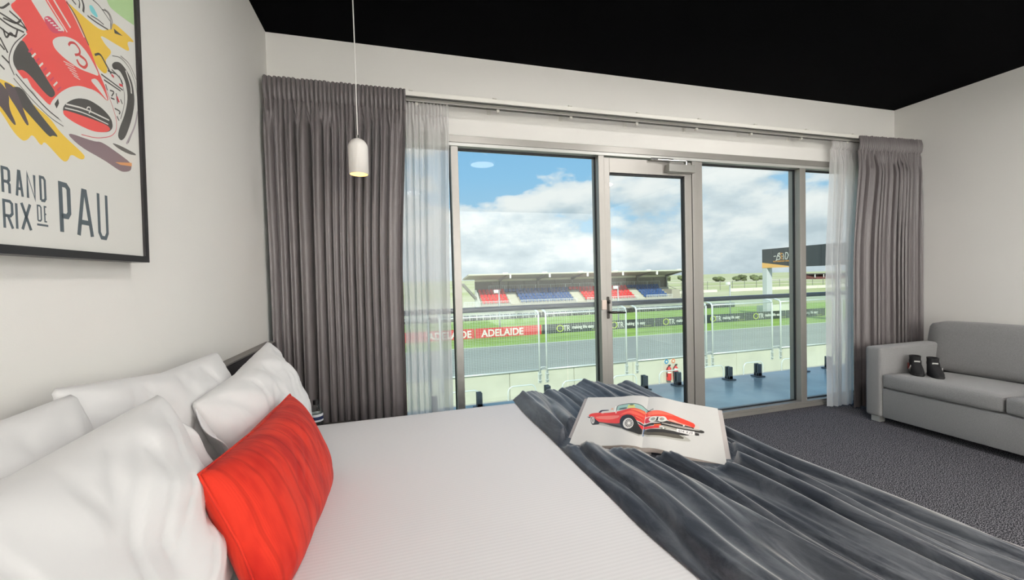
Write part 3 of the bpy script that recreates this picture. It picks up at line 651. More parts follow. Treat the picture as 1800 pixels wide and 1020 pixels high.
def throw(u, v):
    t = -.16+v*(2.07+.16); yy = t
    xl = .572+.012*nz(t*2.5, 4)+.05*sm(.95, .4, t); xr = 1.292
    top = xr-xl; drop = .46; s = u*(top+drop)
    tt = min(t, 2.045); over = max(0, t-2.03)
    if s <= top-.03:
        x = xl+s; h = throw_h(x, tt)*sm(-.01, .055, s)+.003
        z = ZB+.004+h; bu = book_under(x, tt)
        if bu is not None: z = max(ZB+.006, min(z, bu))
        z = z if s > .008 else ZB+.004+(z-ZB-.004)*s/.008
        y = tt+over*.3; return Vector((x, y, z-over*1.3*0))
    e_ = s-(top-.03); x, dz = edge(.97+e_, 1.0, .03); x = xr+x-1.0
    w_ = .010*math.sin(tt*31+2*nz(tt*3, 1))*sm(0, .3, e_)+.012*nz(tt*3, e_*2, 6)*sm(0, .2, e_)
    h0 = throw_h(xr-.03, tt)+.007
    return Vector((x+w_+.018*sm(0, .2, e_), tt+over*.3, ZB+h0*(1-sm(0, .1, e_))+.0-dz))
tb = MB(); tb.grid(throw, 230, 150); tw = tb.done('throw', vel, None, True); autosmooth(tw, 180)
tag(tw, 'charcoal plush throw crumpled in long folds across the foot of the bed', 'throw')
md = tw.modifiers.new('thickness', 'SOLIDIFY'); md.thickness = .004; md.offset = -1

bk = thing('open_book', 'large open book lying on the throw, showing a red convertible car', 'book', BT)
cover_m = mat('grey_book_cover', (178, 171, 167), .5); pedge = mat('page_edges', (214, 200, 190), .8, var=.12, vscale=400, stretch=(1, 1, 6)); pgm = mat('coated_page', (206, 204, 199), .38, spec=.4)
for sgn, nm in ((-1, 'left_pages'), (1, 'right_pages')):
    us = [sgn*i/24 for i in range(25)]; vs_ = [0, .25, .5, .75, 1]
    mb = MB(); g = [[mb.b.verts.new(page(u or sgn*1e-4, v)) for u in us] for v in vs_]
    for j in range(4):
        for i in range(24): mb.b.faces.new((g[j][i], g[j][i+1], g[j+1][i+1], g[j+1][i]))
    pg = mb.done(nm, pgm, bk, True)
    mb = MB(); lo = lambda u, v: page(u or sgn*1e-4, v)-EN*block(u)
    for (pa, pb) in [((us[i], 0), (us[i+1], 0)) for i in range(24)]+[((us[i], 1), (us[i+1], 1)) for i in range(24)]+[((sgn, vs_[j]), (sgn, vs_[j+1])) for j in range(4)]:
        f = lambda p: page(p[0] or sgn*1e-4, p[1])-EN*.0004
        mb.b.faces.new([mb.b.verts.new(q) for q in (f(pa), f(pb), lo(*pb), lo(*pa))])
    mb.done('page_edge', pedge, pg)
    mb = MB(); cv = lambda u, v, d: page(u or sgn*1e-4, v)-EN*(block(min(1, abs(u)))+d)+EU*0
    # board: a little larger than the paper, about 3 mm thick
    pts = [BT+EU*(sgn*x*math.cos(SAG))+EV*y+EN*(-math.sin(SAG)*x-.0205+.0115*min(1, x/PWD)) for x, y in ((.0, -.006), (PWD+.017, -.006), (PWD+.017, PHT+.006), (.0, PHT+.006))]
    mb.prism(pts, -EN*.003); mb.done('cover_board', cover_m, bk)
MB().tube([BT-EN*.0235-EV*.004, BT-EN*.0235+EV*(PHT+.004)], .006, 8).done('spine', cover_m, bk, True)
ART_BOOK=[
((168,166,158),[(-791,390),(-611,374),(-339,299),(-205,220),(-20,160),(-19,319),(-699,461)]),
((84,80,74),[(-768,382),(-677,427),(-348,354),(-299,285),(-207,239),(-25,189),(-19,319),(-106,410),(-699,461)]),
((216,58,48),[(-876,574),(-843,616),(-789,630),(-712,636),(-653,627),(-463,647),(-333,681),(-236,709),(-137,704),(-56,678),(-10,656),(-13,535),(-12,408),(-45,411),(-123,450),(-183,540),(-284,573),(-346,546),(-369,469),(-351,394),(-555,422),(-731,451),(-745,495),(-776,548),(-821,556),(-837,538)]),
((222,118,104),[(-750,557),(-397,576),(-382,524),(-501,487),(-733,504)]),
((232,96,76),[(-396,572),(-325,626),(-230,658),(-127,615),(-14,552),(-31,535),(-187,575),(-256,605),(-344,579)]),
((226,120,80),[(-266,681),(-135,691),(-15,647),(-13,595),(-130,646)]),
((170,28,30),[(-178,549),(-14,477),(-15,452),(-154,507)]),
((235,110,80),[(-158,541),(-119,533),(-17,469),(-16,461),(-136,516)]),
((206,40,44),[(-98,386),(-17,365),(-18,303),(-43,314)]),
((150,186,176),[(-457,671),(-455,779),(-283,808),(-167,802),(-77,769),(-7,705),(34,669),(-10,656),(-137,704),(-236,709),(-333,685)]),
((80,96,92),[(-429,689),(-408,727),(-307,734),(-296,704),(-334,687)]),
((204,204,124),[(-296,708),(-286,784),(-199,788),(-170,709)]),
((70,66,44),[(-202,780),(-203,776),(-208,772),(-215,769),(-224,767),(-235,767),(-246,767),(-256,769),(-264,772),(-270,776),(-272,780),(-271,784),(-266,788),(-259,791),(-249,793),(-238,793),(-227,792),(-217,791),(-209,788),(-204,784)]),
((48,62,60),[(-451,665),(-452,776),(-418,792),(-282,805),(-167,802),(-79,768),(-10,704),(41,662),(45,672),(-5,715),(-76,780),(-167,815),(-284,818),(-421,805),(-462,783),(-461,667)]),
((48,62,60),[(-8,649),(59,673),(57,684),(-11,659)]),
((236,236,226),[(-488,652),(-493,775),(-472,779),(-464,650)]),
((52,36,56),[(-733,636),(-709,688),(-669,697),(-570,698),(-580,679),(-677,669),(-691,636)]),
((214,210,196),[(-672,648),(-608,679),(-511,681),(-491,652),(-655,634)]),
((220,172,142),[(-549,700),(-539,741),(-513,731),(-507,698)]),
((236,214,206),[(-443,632),(-443,628),(-444,624),(-446,620),(-449,618),(-452,617),(-456,618),(-460,620),(-463,623),(-466,627),(-467,632),(-467,636),(-466,640),(-464,644),(-461,646),(-457,647),(-454,646),(-450,644),(-447,641),(-444,637)]),
((240,170,160),[(-680,622),(-645,623),(-643,612),(-678,611)]),
((60,58,60),[(-886,546),(-832,545),(-825,518),(-855,523)]),
((40,36,34),[(-824,529),(-792,557),(-742,495),(-672,436),(-656,394),(-727,379),(-761,378),(-799,432)]),
((198,194,188),[(-749,473),(-745,451),(-744,432),(-746,417),(-751,407),(-758,403),(-767,406),(-777,416),(-787,431),(-795,450),(-802,471),(-806,493),(-808,513),(-806,529),(-801,539),(-794,543),(-785,540),(-775,530),(-765,514),(-756,494)]),
((150,146,142),[(-762,472),(-759,460),(-759,449),(-759,440),(-762,434),(-766,432),(-770,434),(-776,440),(-781,448),(-786,459),(-790,472),(-792,484),(-793,496),(-792,505),(-790,510),(-786,513),(-781,511),(-776,505),(-770,496),(-766,485)]),
((34,32,30),[(-359,402),(-369,485),(-346,546),(-284,573),(-218,561),(-176,532),(-116,442),(-83,363),(-36,303),(-22,214),(-86,218),(-147,230),(-240,257),(-301,293),(-335,354)]),
((226,223,216),[(-159,392),(-159,369),(-162,348),(-168,329),(-178,313),(-190,300),(-204,293),(-220,289),(-237,291),(-253,298),(-269,309),(-283,325),(-295,343),(-303,365),(-309,387),(-310,411),(-308,433),(-302,453),(-292,470),(-279,484),(-264,492),(-248,495),(-230,493),(-213,485),(-197,473),(-183,456),(-172,437),(-164,415)]),
((118,114,110),[(-170,395),(-169,374),(-172,354),(-179,337),(-189,324),(-202,316),(-216,313),(-231,315),(-246,322),(-259,335),(-270,351),(-279,370),(-284,391),(-285,413),(-282,433),(-275,451),(-265,465),(-252,473),(-238,477),(-222,474),(-207,466),(-193,453),(-182,436),(-174,416)]),
((224,222,216),[(-225,390),(-169,391),(-170,398),(-226,397)]),
((224,222,216),[(-226,390),(-173,352),(-171,358),(-224,396)]),
((224,222,216),[(-228,391),(-191,324),(-187,327),(-223,395)]),
((224,222,216),[(-228,393),(-218,314),(-212,314),(-223,393)]),
((224,222,216),[(-228,395),(-247,325),(-241,322),(-223,392)]),
((224,222,216),[(-227,396),(-270,355),(-266,349),(-223,390)]),
((224,222,216),[(-226,397),(-282,395),(-281,388),(-225,390)]),
((224,222,216),[(-224,396),(-279,436),(-281,429),(-226,390)]),
((224,222,216),[(-223,395),(-261,465),(-265,461),(-228,391)]),
((224,222,216),[(-223,393),(-233,475),(-239,475),(-228,393)]),
((224,222,216),[(-223,392),(-204,463),(-209,466),(-228,395)]),
((224,222,216),[(-223,390),(-180,432),(-184,438),(-227,396)]),
((236,234,228),[(-205,394),(-205,385),(-207,378),(-210,372),(-215,368),(-221,366),(-226,367),(-232,371),(-237,377),(-241,384),(-243,393),(-243,401),(-241,409),(-238,415),(-233,419),(-228,421),(-222,420),(-216,416),(-211,410),(-207,402)]),
((44,40,38),[(-123,450),(-15,404),(-14,365),(-73,387),(-115,434)]),
((240,236,228),[(-123,442),(-60,421),(-15,394),(-11,405),(-58,433),(-122,454)]),
((172,170,160),[(-16,175),(7,324),(250,389),(458,366),(608,275),(572,244),(288,204)]),
((82,76,66),[(-13,201),(-4,321),(400,350),(549,280),(343,240)]),
((74,112,158),[(-14,179),(-11,401),(10,407),(11,204)]),  # blue reflection along the gutter, painted in as colour
((228,66,46),[(-13,645),(86,689),(157,702),(247,699),(399,674),(583,623),(669,587),(656,506),(610,508),(399,520),(304,535),(274,585),(162,585),(64,562),(-5,533)]),
((233,110,86),[(-13,637),(98,684),(241,688),(399,657),(279,637),(103,603),(-7,566)]),
((240,166,146),[(295,553),(369,575),(460,550),(611,529),(610,510),(399,520)]),
((240,190,180),[(-6,552),(64,573),(48,551),(-5,530)]),
((198,50,70),[(-8,530),(65,558),(46,494),(76,454),(-6,416)]),
((52,46,42),[(53,471),(154,492),(235,482),(304,535),(641,520),(649,485),(341,463),(201,465)]),
((226,226,216),[(162,536),(159,520),(151,503),(139,489),(122,477),(104,470),(85,467),(69,469),(55,476),(46,487),(42,501),(44,517),(51,533),(64,548),(80,560),(99,568),(117,571),(135,569),(149,562),(158,550)]),
((150,154,146),[(135,528),(134,519),(130,509),(122,500),(113,493),(103,489),(92,487),(83,489),(75,493),(70,500),(68,508),(69,518),(73,528),(80,536),(89,543),(100,548),(110,549),(120,548),(128,544),(133,537)]),
((226,226,216),[(287,555),(284,537),(276,520),(262,504),(245,491),(227,483),(208,480),(191,483),(177,491),(168,504),(164,520),(166,537),(174,555),(187,571),(204,584),(223,593),(243,596),(260,593),(274,584),(283,571)]),
((156,158,150),[(255,546),(253,536),(249,527),(242,518),(233,511),(223,507),(213,505),(204,507),(197,512),(192,519),(190,527),(191,537),(195,547),(202,555),(211,562),(221,567),(231,568),(241,566),(248,562),(253,555)]),
((200,70,60),[(223,545),(222,542),(221,540),(218,537),(214,535),(211,533),(207,532),(203,533),(200,534),(198,535),(198,538),(198,541),(200,543),(203,546),(206,548),(210,550),(214,551),(218,550),(220,549),(222,548)]),
((40,36,36),[(155,559),(174,573),(169,498),(138,489)]),
((46,42,38),[(-12,401),(71,443),(201,467),(282,475),(733,495),(782,483),(772,440),(650,432),(429,426),(226,419),(113,400),(-11,356)]),
((242,238,230),[(-8,400),(72,436),(201,461),(201,473),(71,447),(-10,411)]),
((196,190,180),[(224,451),(458,459),(725,476),(727,491),(460,474),(225,466)]),
((230,226,218),[(340,476),(506,489),(627,488),(629,495),(507,495),(341,482)]),
((226,222,214),[(530,519),(529,514),(527,508),(524,504),(520,501),(516,499),(512,498),(508,500),(505,502),(504,507),(503,512),(504,517),(506,522),(509,527),(513,530),(517,532),(521,532),(525,531),(527,528),(529,524)]),
((206,50,52),[(-11,356),(192,404),(194,359),(-11,310)]),
((214,96,44),[(118,417),(208,438),(221,412),(125,386)]),
((168,162,148),[(249,421),(423,427),(417,393),(250,389)]),
((122,126,116),[(210,371),(284,383),(279,348),(217,340)]),
((240,240,230),[(260,370),(260,367),(259,363),(256,360),(254,358),(251,356),(247,356),(244,357),(242,359),(241,361),(240,365),(240,368),(242,372),(244,375),(247,377),(250,378),(253,379),(256,378),(258,376),(260,373)]),
((46,42,40),[(24,313),(211,340),(423,372),(584,363),(575,349),(400,315),(29,252)]),
((238,234,230),[(426,429),(653,443),(648,382),(423,366)]),
((48,44,40),[(659,426),(710,424),(708,383),(656,376)]),
((216,200,190),[(668,570),(721,559),(715,503),(665,498)]),
((72,82,80),[(3,666),(87,729),(98,719),(40,681)]),
((40,40,46),[(472,416),(464,422),(462,416),(469,410)]),
((40,40,46),[(463,422),(455,417),(456,411),(463,416)]),
((40,40,46),[(453,415),(448,400),(453,398),(457,414)]),
((40,40,46),[(448,398),(451,383),(456,386),(453,400)]),
((40,40,46),[(452,381),(460,378),(462,384),(455,387)]),
((40,40,46),[(462,378),(470,384),(468,390),(460,384)]),
((40,40,46),[(471,387),(472,401),(467,400),(466,387)]),
((40,40,46),[(470,403),(462,403),(462,396),(469,397)]),
((40,40,46),[(483,410),(490,418),(488,423),(481,415)]),
((40,40,46),[(487,420),(484,382),(489,383),(491,421)]),
((40,40,46),[(516,385),(519,422),(514,422),(511,384)]),
((40,40,46),[(515,424),(498,397),(501,393),(518,420)]),
((40,40,46),[(499,391),(518,393),(519,399),(500,398)]),
((40,40,46),[(550,385),(572,424),(568,427),(546,389)]),
((40,40,46),[(549,422),(565,386),(569,390),(553,426)]),
((40,40,46),[(596,427),(593,397),(598,398),(601,427)]),
((40,40,46),[(594,400),(588,392),(591,387),(597,395)]),
((40,40,46),[(591,393),(584,399),(581,394),(588,387)]),
((40,40,46),[(631,427),(623,432),(620,425),(628,420)]),
((40,40,46),[(621,432),(611,425),(612,419),(622,426)]),
((40,40,46),[(609,421),(610,412),(615,415),(614,424)]),
((40,40,46),[(612,410),(623,405),(625,412),(614,416)]),
((40,40,46),[(622,407),(625,398),(629,402),(626,410)]),
((40,40,46),[(626,402),(616,394),(618,389),(628,397)]),
((40,40,46),[(618,395),(609,400),(606,393),(615,388)]),
]

bprint = colmat('book_print', .36)
def facet(u, v, lift):      # on the flat facet of the paper mesh, not on the ideal curve
    sg = 1 if u > 0 else -1; a = min(.99999, abs(u))*24; i = int(a); f = a-i
    return page(sg*i/24 or sg*1e-4, v, lift).lerp(page(sg*(i+1)/24, v, lift), f)
cutsu = [(0, [i/24*s for s in (-1, 1) for i in range(1, 24)])]      # the same facets as the paper
paint('car_picture', [(c, [(max(-.995, min(.995, x/1000)), max(.004, min(.996, y/1000))) for x, y in (smooth_path(p, 1) if 4 < len(p) < 40 else p)]) for c, p in ART_BOOK], facet, bprint, bk, .000006, cutsu)

# ------------------------------------------------------------------ sofa
sofa_m = mat('grey_woven_upholstery', (125, 124, 124), .85, var=.18, vscale=260, bump=.25, bscale=520, sheen=.25)
so_ = thing('sofa', 'grey fabric two seat sofa with square arms against the right wall', 'sofa', (4.05, 1.6, 0))
SX0 = 3.60; SY1 = 2.357; SYi = 2.243; SYm = 1.58; SYj = .917; SY0 = .80
def sbox(name, a, bev, fn=None, seg=3, sub=0):
    mb = MB(); mb.box(*a, bev, seg)
    if fn:
        for v in mb.b.verts: v.co = fn(v.co.copy())
    return autosmooth(mb.done(name, sofa_m, so_), 50)
def bump_box(name, a, bev, crown, fn):    # stuffed cushion: box subdivided and swollen
    mb = MB(); mb.box(*a, 0); bmesh.ops.subdivide_edges(mb.b, edges=mb.b.edges[:], cuts=9, use_grid_fill=True)
    c = Vector(((a[0]+a[1])/2, (a[2]+a[3])/2, (a[4]+a[5])/2)); hs = Vector(((a[1]-a[0])/2, (a[3]-a[2])/2, (a[5]-a[4])/2)); r_ = bev
    for v in mb.b.verts:
        d = v.co-c; inner = Vector([max(-(h-r_), min(h-r_, x)) for x, h in zip(d, hs)]); e_ = d-inner
        if e_.length > 1e-9: d = inner+e_.normalized()*r_
        n_ = [x/h for x, h in zip(d, hs)]
        for ax in range(3):
            o1, o2 = [i for i in range(3) if i != ax]
            d[ax] += crown*n_[ax]*(1-min(1, abs(n_[o1]))**2)*(1-min(1, abs(n_[o2]))**2)
        v.co = fn(c+d)
    return autosmooth(mb.done(name, sofa_m, so_), 60)
slope = lambda p: Vector((p.x, p.y, p.z-(p.x-SX0)*.055))
lean = lambda p: Vector((p.x+(p.z-.35)*.17, p.y, p.z))
sbox('base_panel', (SX0+.012, 4.42, SYj, SYi, .05, .277), .008)
sbox('arm', (SX0, 4.36, SYi, SY1, .047, .594), .022, seg=4); sbox('arm', (SX0, 4.36, SY0, SYj, .047, .594), .022, seg=4)
sbox('back_frame', (4.32, 4.54, SY0, SY1-.01, .06, .70), .05, seg=4)
bump_box('seat_cushion', (SX0+.002, 4.32, SYm+.003, SYi-.003, .282, .396), .022, .010, slope)
bump_box('seat_cushion', (SX0+.002, 4.32, SYj+.003, SYm-.003, .282, .396), .022, .010, slope)
bump_box('back_cushion', (4.215, 4.40, SYm+.002, SY1-.03, .37, .755), .05, .012, lean)
bump_box('back_cushion', (4.215, 4.40, SY0+.03, SYm-.002, .37, .755), .05, .012, lean)
for x in (SX0+.06, 4.42):
    for y in (SY1-.055, SY0+.055): MB().box(x-.03, x+.03, y-.03, y+.03, 0, .05, .002).done('foot', alud, so_)

# ------------------------------------------------------------------ racing boots on the sofa
suede = mat('black_suede', (20, 19, 21), .85, bump=.2, bscale=300); rub = mat('black_rubber', (14, 14, 14), .6); wpat = mat('white_patch', (214, 212, 208), .5); rpat = mat('red_patch', (150, 44, 34), .5)
def boot(label, x, y, z, ang, mirror=1):
    t = thing('racing_boot', label, 'boot', (x, y, z), 'pair of boots on the sofa'); M = Matrix.Translation((x, y, z)) @ Matrix.Rotation(ang, 4, 'Z') @ Matrix.Diagonal((.86, .92, 1.0, 1))
    def ring(mb, z_, xb, xf, hw, n=20, toe=2.2):
        vs = []
        for k in range(n):
            a = 2*math.pi*k/n; ca_, sa_ = math.cos(a), math.sin(a); cx_ = (xb+xf)/2; hx = (xf-xb)/2
            wdt = hw*(1-.18*sm(0, 1, -ca_))*(1+.06*math.sin(a)*mirror)
            vs.append(mb.b.verts.new(M @ Vector((cx_+hx*math.copysign(abs(ca_)**.8, ca_), wdt*math.copysign(abs(sa_)**.75, sa_), z_))))
        return vs
    def loft(rings, name, m, cap=True):
        mb = MB(); rs = [ring(mb, *q) for q in rings]
        for a, c in zip(rs, rs[1:]):
            for k in range(20): mb.b.faces.new((a[k], a[(k+1) % 20], c[(k+1) % 20], c[k]))
        if cap: mb.b.faces.new(rs[0][::-1]); mb.b.faces.new(rs[-1])
        return autosmooth(mb.done(name, m, t), 60)
    loft([(0, -.085, .150, .038), (.012, -.090, .158, .042), (.018, -.088, .156, .041)], 'sole', rub)
    loft([(.017, -.085, .153, .039), (.034, -.087, .150, .040), (.052, -.084, .120, .039), (.068, -.08, .075, .037), (.084, -.076, .045, .035), (.10, -.073, .028, .034)], 'upper', suede)
    cu = loft([(.095, -.074, .030, .0345), (.118, -.075, .028, .0345), (.138, -.077, .030, .036), (.139, -.071, .024, .030), (.10, -.065, .02, .026)], 'cuff', suede)
    mb = MB(); ring_ = [ring(mb, *q) for q in [(.086, -.079, .049, .037), (.106, -.077, .035, .0365)]]
    for k in range(20): mb.b.faces.new((ring_[0][k], ring_[0][(k+1) % 20], ring_[1][(k+1) % 20], ring_[1][k]))
    st = mb.done('ankle_strap', suede, t, True)
    mb = MB(); mb.obox(M @ Vector((.040, 0, .101)), M.to_3x3() @ Vector((0, 1, 0)), M.to_3x3() @ Vector((.5, 0, .8)), M.to_3x3() @ Vector((.8, 0, -.5)), .016, .006, .002); mb.done('white_tab', wpat, st)
    mb = MB()
    for a, c in (((-.02, .03), (.04, .062)), ((.03, .03), (.045, .06))):
        mb.obox(M @ Vector(((a[0]+c[0])/2, mirror*.0405, (a[1]+c[1])/2)), M.to_3x3() @ Vector((c[0]-a[0], 0, c[1]-a[1])), (0, 0, 1), M.to_3x3() @ Vector((0, 1, 0)), .026, .0045, .002)
    mb.done('side_flash', wpat, t)
    mb = MB(); mb.obox(M @ Vector((-.055, mirror*.036, .05)), M.to_3x3() @ Vector((1, 0, 0)), (0, 0, 1), M.to_3x3() @ Vector((0, 1, 0)), .02, .022, .003); mb.done('heel_patch', rpat, t)
    return t
boot('black racing boot nearer the sofa arm, red patch at its heel', 3.845, 2.16, .388, math.radians(220), -1)
boot('black racing boot on the side of the open seat, toe turned outwards', 3.872, 2.068, .387, math.radians(224), 1)

# ================================================================== outdoors
G = -3.0
# ------------------------------------------------------------------ balcony
deck_m = mat('wet_blue_deck', (166, 186, 190), .22, var=.2, vscale=1.6, bump=.03, bscale=60, spec=.6)
struct(MB().box(-3, 9.5, D+.2, 4.02, -.25, -.05).box(-3, 9.5, D, D+.2, -.25, -.001).done('floor_1', deck_m), 'wet blue grey balcony deck')
rail_m = mat('charcoal_rail', (92, 98, 106), .4, metal=.3); spig = mat('charcoal_spigot', (92, 102, 110), .45, metal=.2)
bglass = glassmat('balustrade_glass', (.95, .98, .965), 1.4)
RY = 3.897
bl = thing('balustrade', 'frameless glass balustrade with a charcoal handrail along the balcony edge', 'balustrade', (2.8, RY, -.05))
xs = [-2.87+1.14*k for k in range(11)]
for x0, x1 in zip(xs, xs[1:]):
    MB().box(x0+.006, x1-.006, RY-.006, RY+.006, 0, .89, .002).done('glass_panel', bglass, bl)
    for x in (x0+.20, x1-.23):
        sp = MB().box(x-.026, x+.026, RY-.034, RY-.008, -.04, .105, .004).box(x-.026, x+.026, RY+.008, RY+.034, -.04, .105, .004).box(x-.026, x+.026, RY-.034, RY+.034, -.04, .0, .002).done('spigot', spig, bl)
        MB().box(x-.055, x+.055, RY-.055, RY+.055, -.05, -.036, .003).done('base_plate', spig, sp)
MB().box(xs[0], xs[-1], RY-.032, RY+.032, .887, .936, .014, 3).done('handrail', rail_m, bl, True); autosmooth(bpy.data.objects['handrail'], 40)

# ------------------------------------------------------------------ ground, track
field_m, nt, b = newmat('dry_green_field'); N = nt.nodes; L = nt.links
tcx = N.new('ShaderNodeTexCoord'); mpn = N.new('ShaderNodeMapping'); mpn.inputs['Scale'].default_value = (.006, .02, 1); L.new(tcx.outputs['Object'], mpn.inputs[0])
q = N.new('ShaderNodeTexNoise'); q.inputs['Scale'].default_value = 1; q.inputs['Detail'].default_value = 8; L.new(mpn.outputs[0], q.inputs['Vector'])
r = N.new('ShaderNodeValToRGB'); e = r.color_ramp.elements; e[0].position = .35; e[0].color = (*lin((172, 182, 120)), 1); e[1].position = .68; e[1].color = (*lin((208, 205, 176)), 1); em = e.new(.5); em.color = (*lin((192, 196, 148)), 1)
L.new(q.outputs[0], r.inputs[0]); L.new(r.outputs[0], b.inputs['Base Color']); b.inputs['Roughness'].default_value = .95; b.inputs['Specular IOR Level'].default_value = .1
lawn_m = mat('mown_lawn', (150, 180, 84), .9, var=.22, vscale=.6, bump=.5, bscale=30, spec=.1, stretch=(.4, 1.5, 1), det=8)
asph = mat('track_asphalt', (164, 166, 158), .85, var=.07, vscale=.5, bump=.1, bscale=60, spec=.2, stretch=(.05, 1.5, 1), det=8)
conc = mat('pale_concrete', (208, 208, 190), .85, var=.06, vscale=1.5, bump=.08, bscale=40, spec=.2)
struct(MB().box(-4000, 9000, -40, 14000, G-.3, G-.06).done('ground', field_m), 'dry green fields out to the horizon')
struct(MB().box(-120, 220, 11, 24.9, G-.2, G).done('road', asph), 'grey asphalt race track beyond the pit wall')
struct(MB().box(-120, 220, 24.9, 25.02, G-.2, G+.004).done('trim_2', mat('white_line_paint', (226, 226, 214), .7)), 'white edge line of the track')
lw_ = MB().box(-120, 120, 25.02, 41.5, G-.2, G-.001).done('lawn', lawn_m); tag(lw_, 'bright green mown lawn behind the track banners', 'lawn', kind='stuff')

# ------------------------------------------------------------------ pit wall, hoops, extinguishers
pw = thing('pit_wall', 'pale concrete pit wall in long panels below the mesh fence', 'wall', (8, 13.1, G))
for k in range(18):
    x0 = -8.1+2.33*k
    MB().box(x0+.008, x0+2.322, 13.0, 13.22, G, -1.92, .01, 1).done('wall_panel', conc, pw)
MB().box(-8.1, 33.9, 13.03, 13.2, G, -1.95).done('joint_core', mat('dark_joint', (120, 120, 112), .9), pw)
MB().box(-8.1, 33.9, 11.6, 13.0, G, -2.80, .01, 1).done('ledge', mat('grey_ledge', (170, 172, 164), .85), pw)
galv = mat('white_galvanised_tube', (222, 228, 226), .4, metal=.2)
HP = ['first', 'second', 'third', 'fourth', 'fifth', 'sixth', 'seventh', 'eighth', 'ninth', 'tenth']
hoopme = None
for k in range(8):
    x = 1.42+1.793*k
    if hoopme is None:
        mb = MB(); pts = [(0, 12.0, -2.80), (0, 12.0, -2.30)]+[(.16-.16*math.cos(a), 12.0, -2.30+.2*math.sin(a)) for a in [math.radians(d) for d in range(15, 91, 15)]]
        pts += [(.74+.16*math.sin(a), 12.0, -2.10-.2*(1-math.cos(a))) for a in [math.radians(d) for d in range(0, 91, 15)]]+[(.9, 12.0, -2.80)]
        mb.tube(pts, .022, 8); hoopme = mb.mesh('bent_tube', galv, True); first = 0
    o = thing('hoop_rail', HP[k]+' white hoop rail on the pit wall ledge, counted from the bedside drape', 'hoop rail', (x, 12.0, -2.8), 'hoop rails along the pit wall')
    ch = bpy.data.objects.new('bent_tube', hoopme); C.objects.link(ch); ch.parent = o; ch.location = (0, -12.0, 2.8)
    mb = MB(); mb.box(x-.05, x+.05, 11.95, 12.05, -2.8, -2.788).done('foot_plate', galv, o)
    mb = MB(); mb.box(x+.85, x+.95, 11.95, 12.05, -2.8, -2.788).done('foot_plate', galv, o)
redp = mat('extinguisher_red', (216, 60, 52), .3, coat=.4); bandw = mat('label_white', (232, 226, 216), .5); blk = mat('black_plastic', (26, 26, 26), .5)
for x, lb, band in ((9.64, 'red fire extinguisher under the blue round sign on the pit wall', 'b'), (9.93, 'red fire extinguisher under the orange sign on the pit wall', 'w')):
    t = thing('fire_extinguisher', lb, 'fire extinguisher', (x, 12.88, -2.72), 'fire extinguishers on the pit wall')
    c_ = (x, 12.88, 0)
    MB().lathe([(.07, -2.70), (.088, -2.69), (.09, -2.67), (.09, -2.28), (.075, -2.23), (.03, -2.20), (.03, -2.17)], c_, 24).done('cylinder', redp, t, True)
    MB().lathe([(.0915, -2.32), (.0915, -2.26)] if band == 'w' else [(.0915, -2.42), (.0915, -2.36)], c_, 24, False, False).done('label_band', bandw, t, True)
    MB().box(x-.02, x+.07, 12.86, 12.90, -2.17, -2.14, .004).box(x-.01, x+.08, 12.865, 12.895, -2.13, -2.115, .003).done('trigger', blk, t)
    MB().tube([(x-.03, 12.87, -2.17), (x-.10, 12.85, -2.25), (x-.10, 12.85, -2.55)], .012, 8).done('hose', blk, t, True)
    MB().box(x-.03, x+.03, 12.96, 13.0, -2.5, -2.3).done('wall_bracket', blk, t)
for x, lb, col in ((9.62, 'small blue round sign on the pit wall above an extinguisher', (70, 150, 190)), (9.92, 'small orange and white round sign on the pit wall', (226, 150, 110))):
    t = thing('wall_sign', lb, 'sign', (x, 13.0, -2.02))
    for rr, d_, cc, nm in ((.105, .012, bandw, 'plate'), (.088, .016, mat('sign_print', col, .5), 'disc'), (.04, .02, bandw, 'symbol')):
        mb = MB(); mb.prism([(x+rr*math.cos(2*math.pi*k/24), 13.0-d_, -2.02+rr*math.sin(2*math.pi*k/24)) for k in range(24)], (0, d_, 0)); mb.done(nm, cc, t)

# ------------------------------------------------------------------ catch fence
cf = thing('catch_fence', 'white tube and mesh catch fence standing along the pit wall', 'fence', (8, 13, -1.9)); wire = mat('galvanised_wire', (200, 210, 205), .5, metal=.1)
frs = [(-5.65, -2.55), (-2.15, .95), (1.30, 4.60), (4.86, 7.93), (8.36, 11.40), (11.69, 14.62), (15.06, 18.0), (18.45, 21.4), (21.85, 24.8)]
for x0, x1 in frs:
    mb = MB()
    for x in (x0, x1): mb.tube([(x, 12.965, -2.30), (x, 12.965, -.03), (x, 13.02, .06), (x, 13.30, .13), (x, 13.42, .16)], .032, 8)
    mb.tube([(x0, 12.965, -.0), (x1, 12.965, -.0)], .024, 6).tube([(x0, 13.42, .16), (x1, 13.42, .16)], .024, 6).tube([(x0, 12.965, -1.88), (x1, 12.965, -1.88)], .03, 6)
    f = mb.done('frame', galv, cf, True)
    mb = MB()
    for x in (x0, x1):
        mb.box(x-.06, x+.06, 12.985, 13.0, -2.34, -1.95)
        for z in (-2.03, -2.24): mb.box(x-.05, x+.05, 12.93, 12.99, z-.012, z+.012)
    mb.done('clamp_plate', galv, f)
    mb = MB(); n = int((x1-x0)/.085); hw = .0023
    for k in range(1, n):
        x = x0+(x1-x0)*k/n; mb.box(x-hw, x+hw, 12.96, 12.965, -1.88, 0)
        mb.obox((x, 13.2, .08), (1, 0, 0), (0, .45, .16), (0, -.16, .45), hw, .235, .003)
    for k in range(1, 36): z = -1.88+1.88*k/36; mb.box(x0, x1, 12.955, 12.96, z-hw, z+hw)
    for k in range(1, 9): mb.obox(((x0+x1)/2, 12.965+.455*k/9, .16*k/9), (1, 0, 0), (0, .45, .16), (0, -.16, .45), (x1-x0)/2, hw, .003)
    mb.done('wire_mesh', wire, f, kind='stuff')
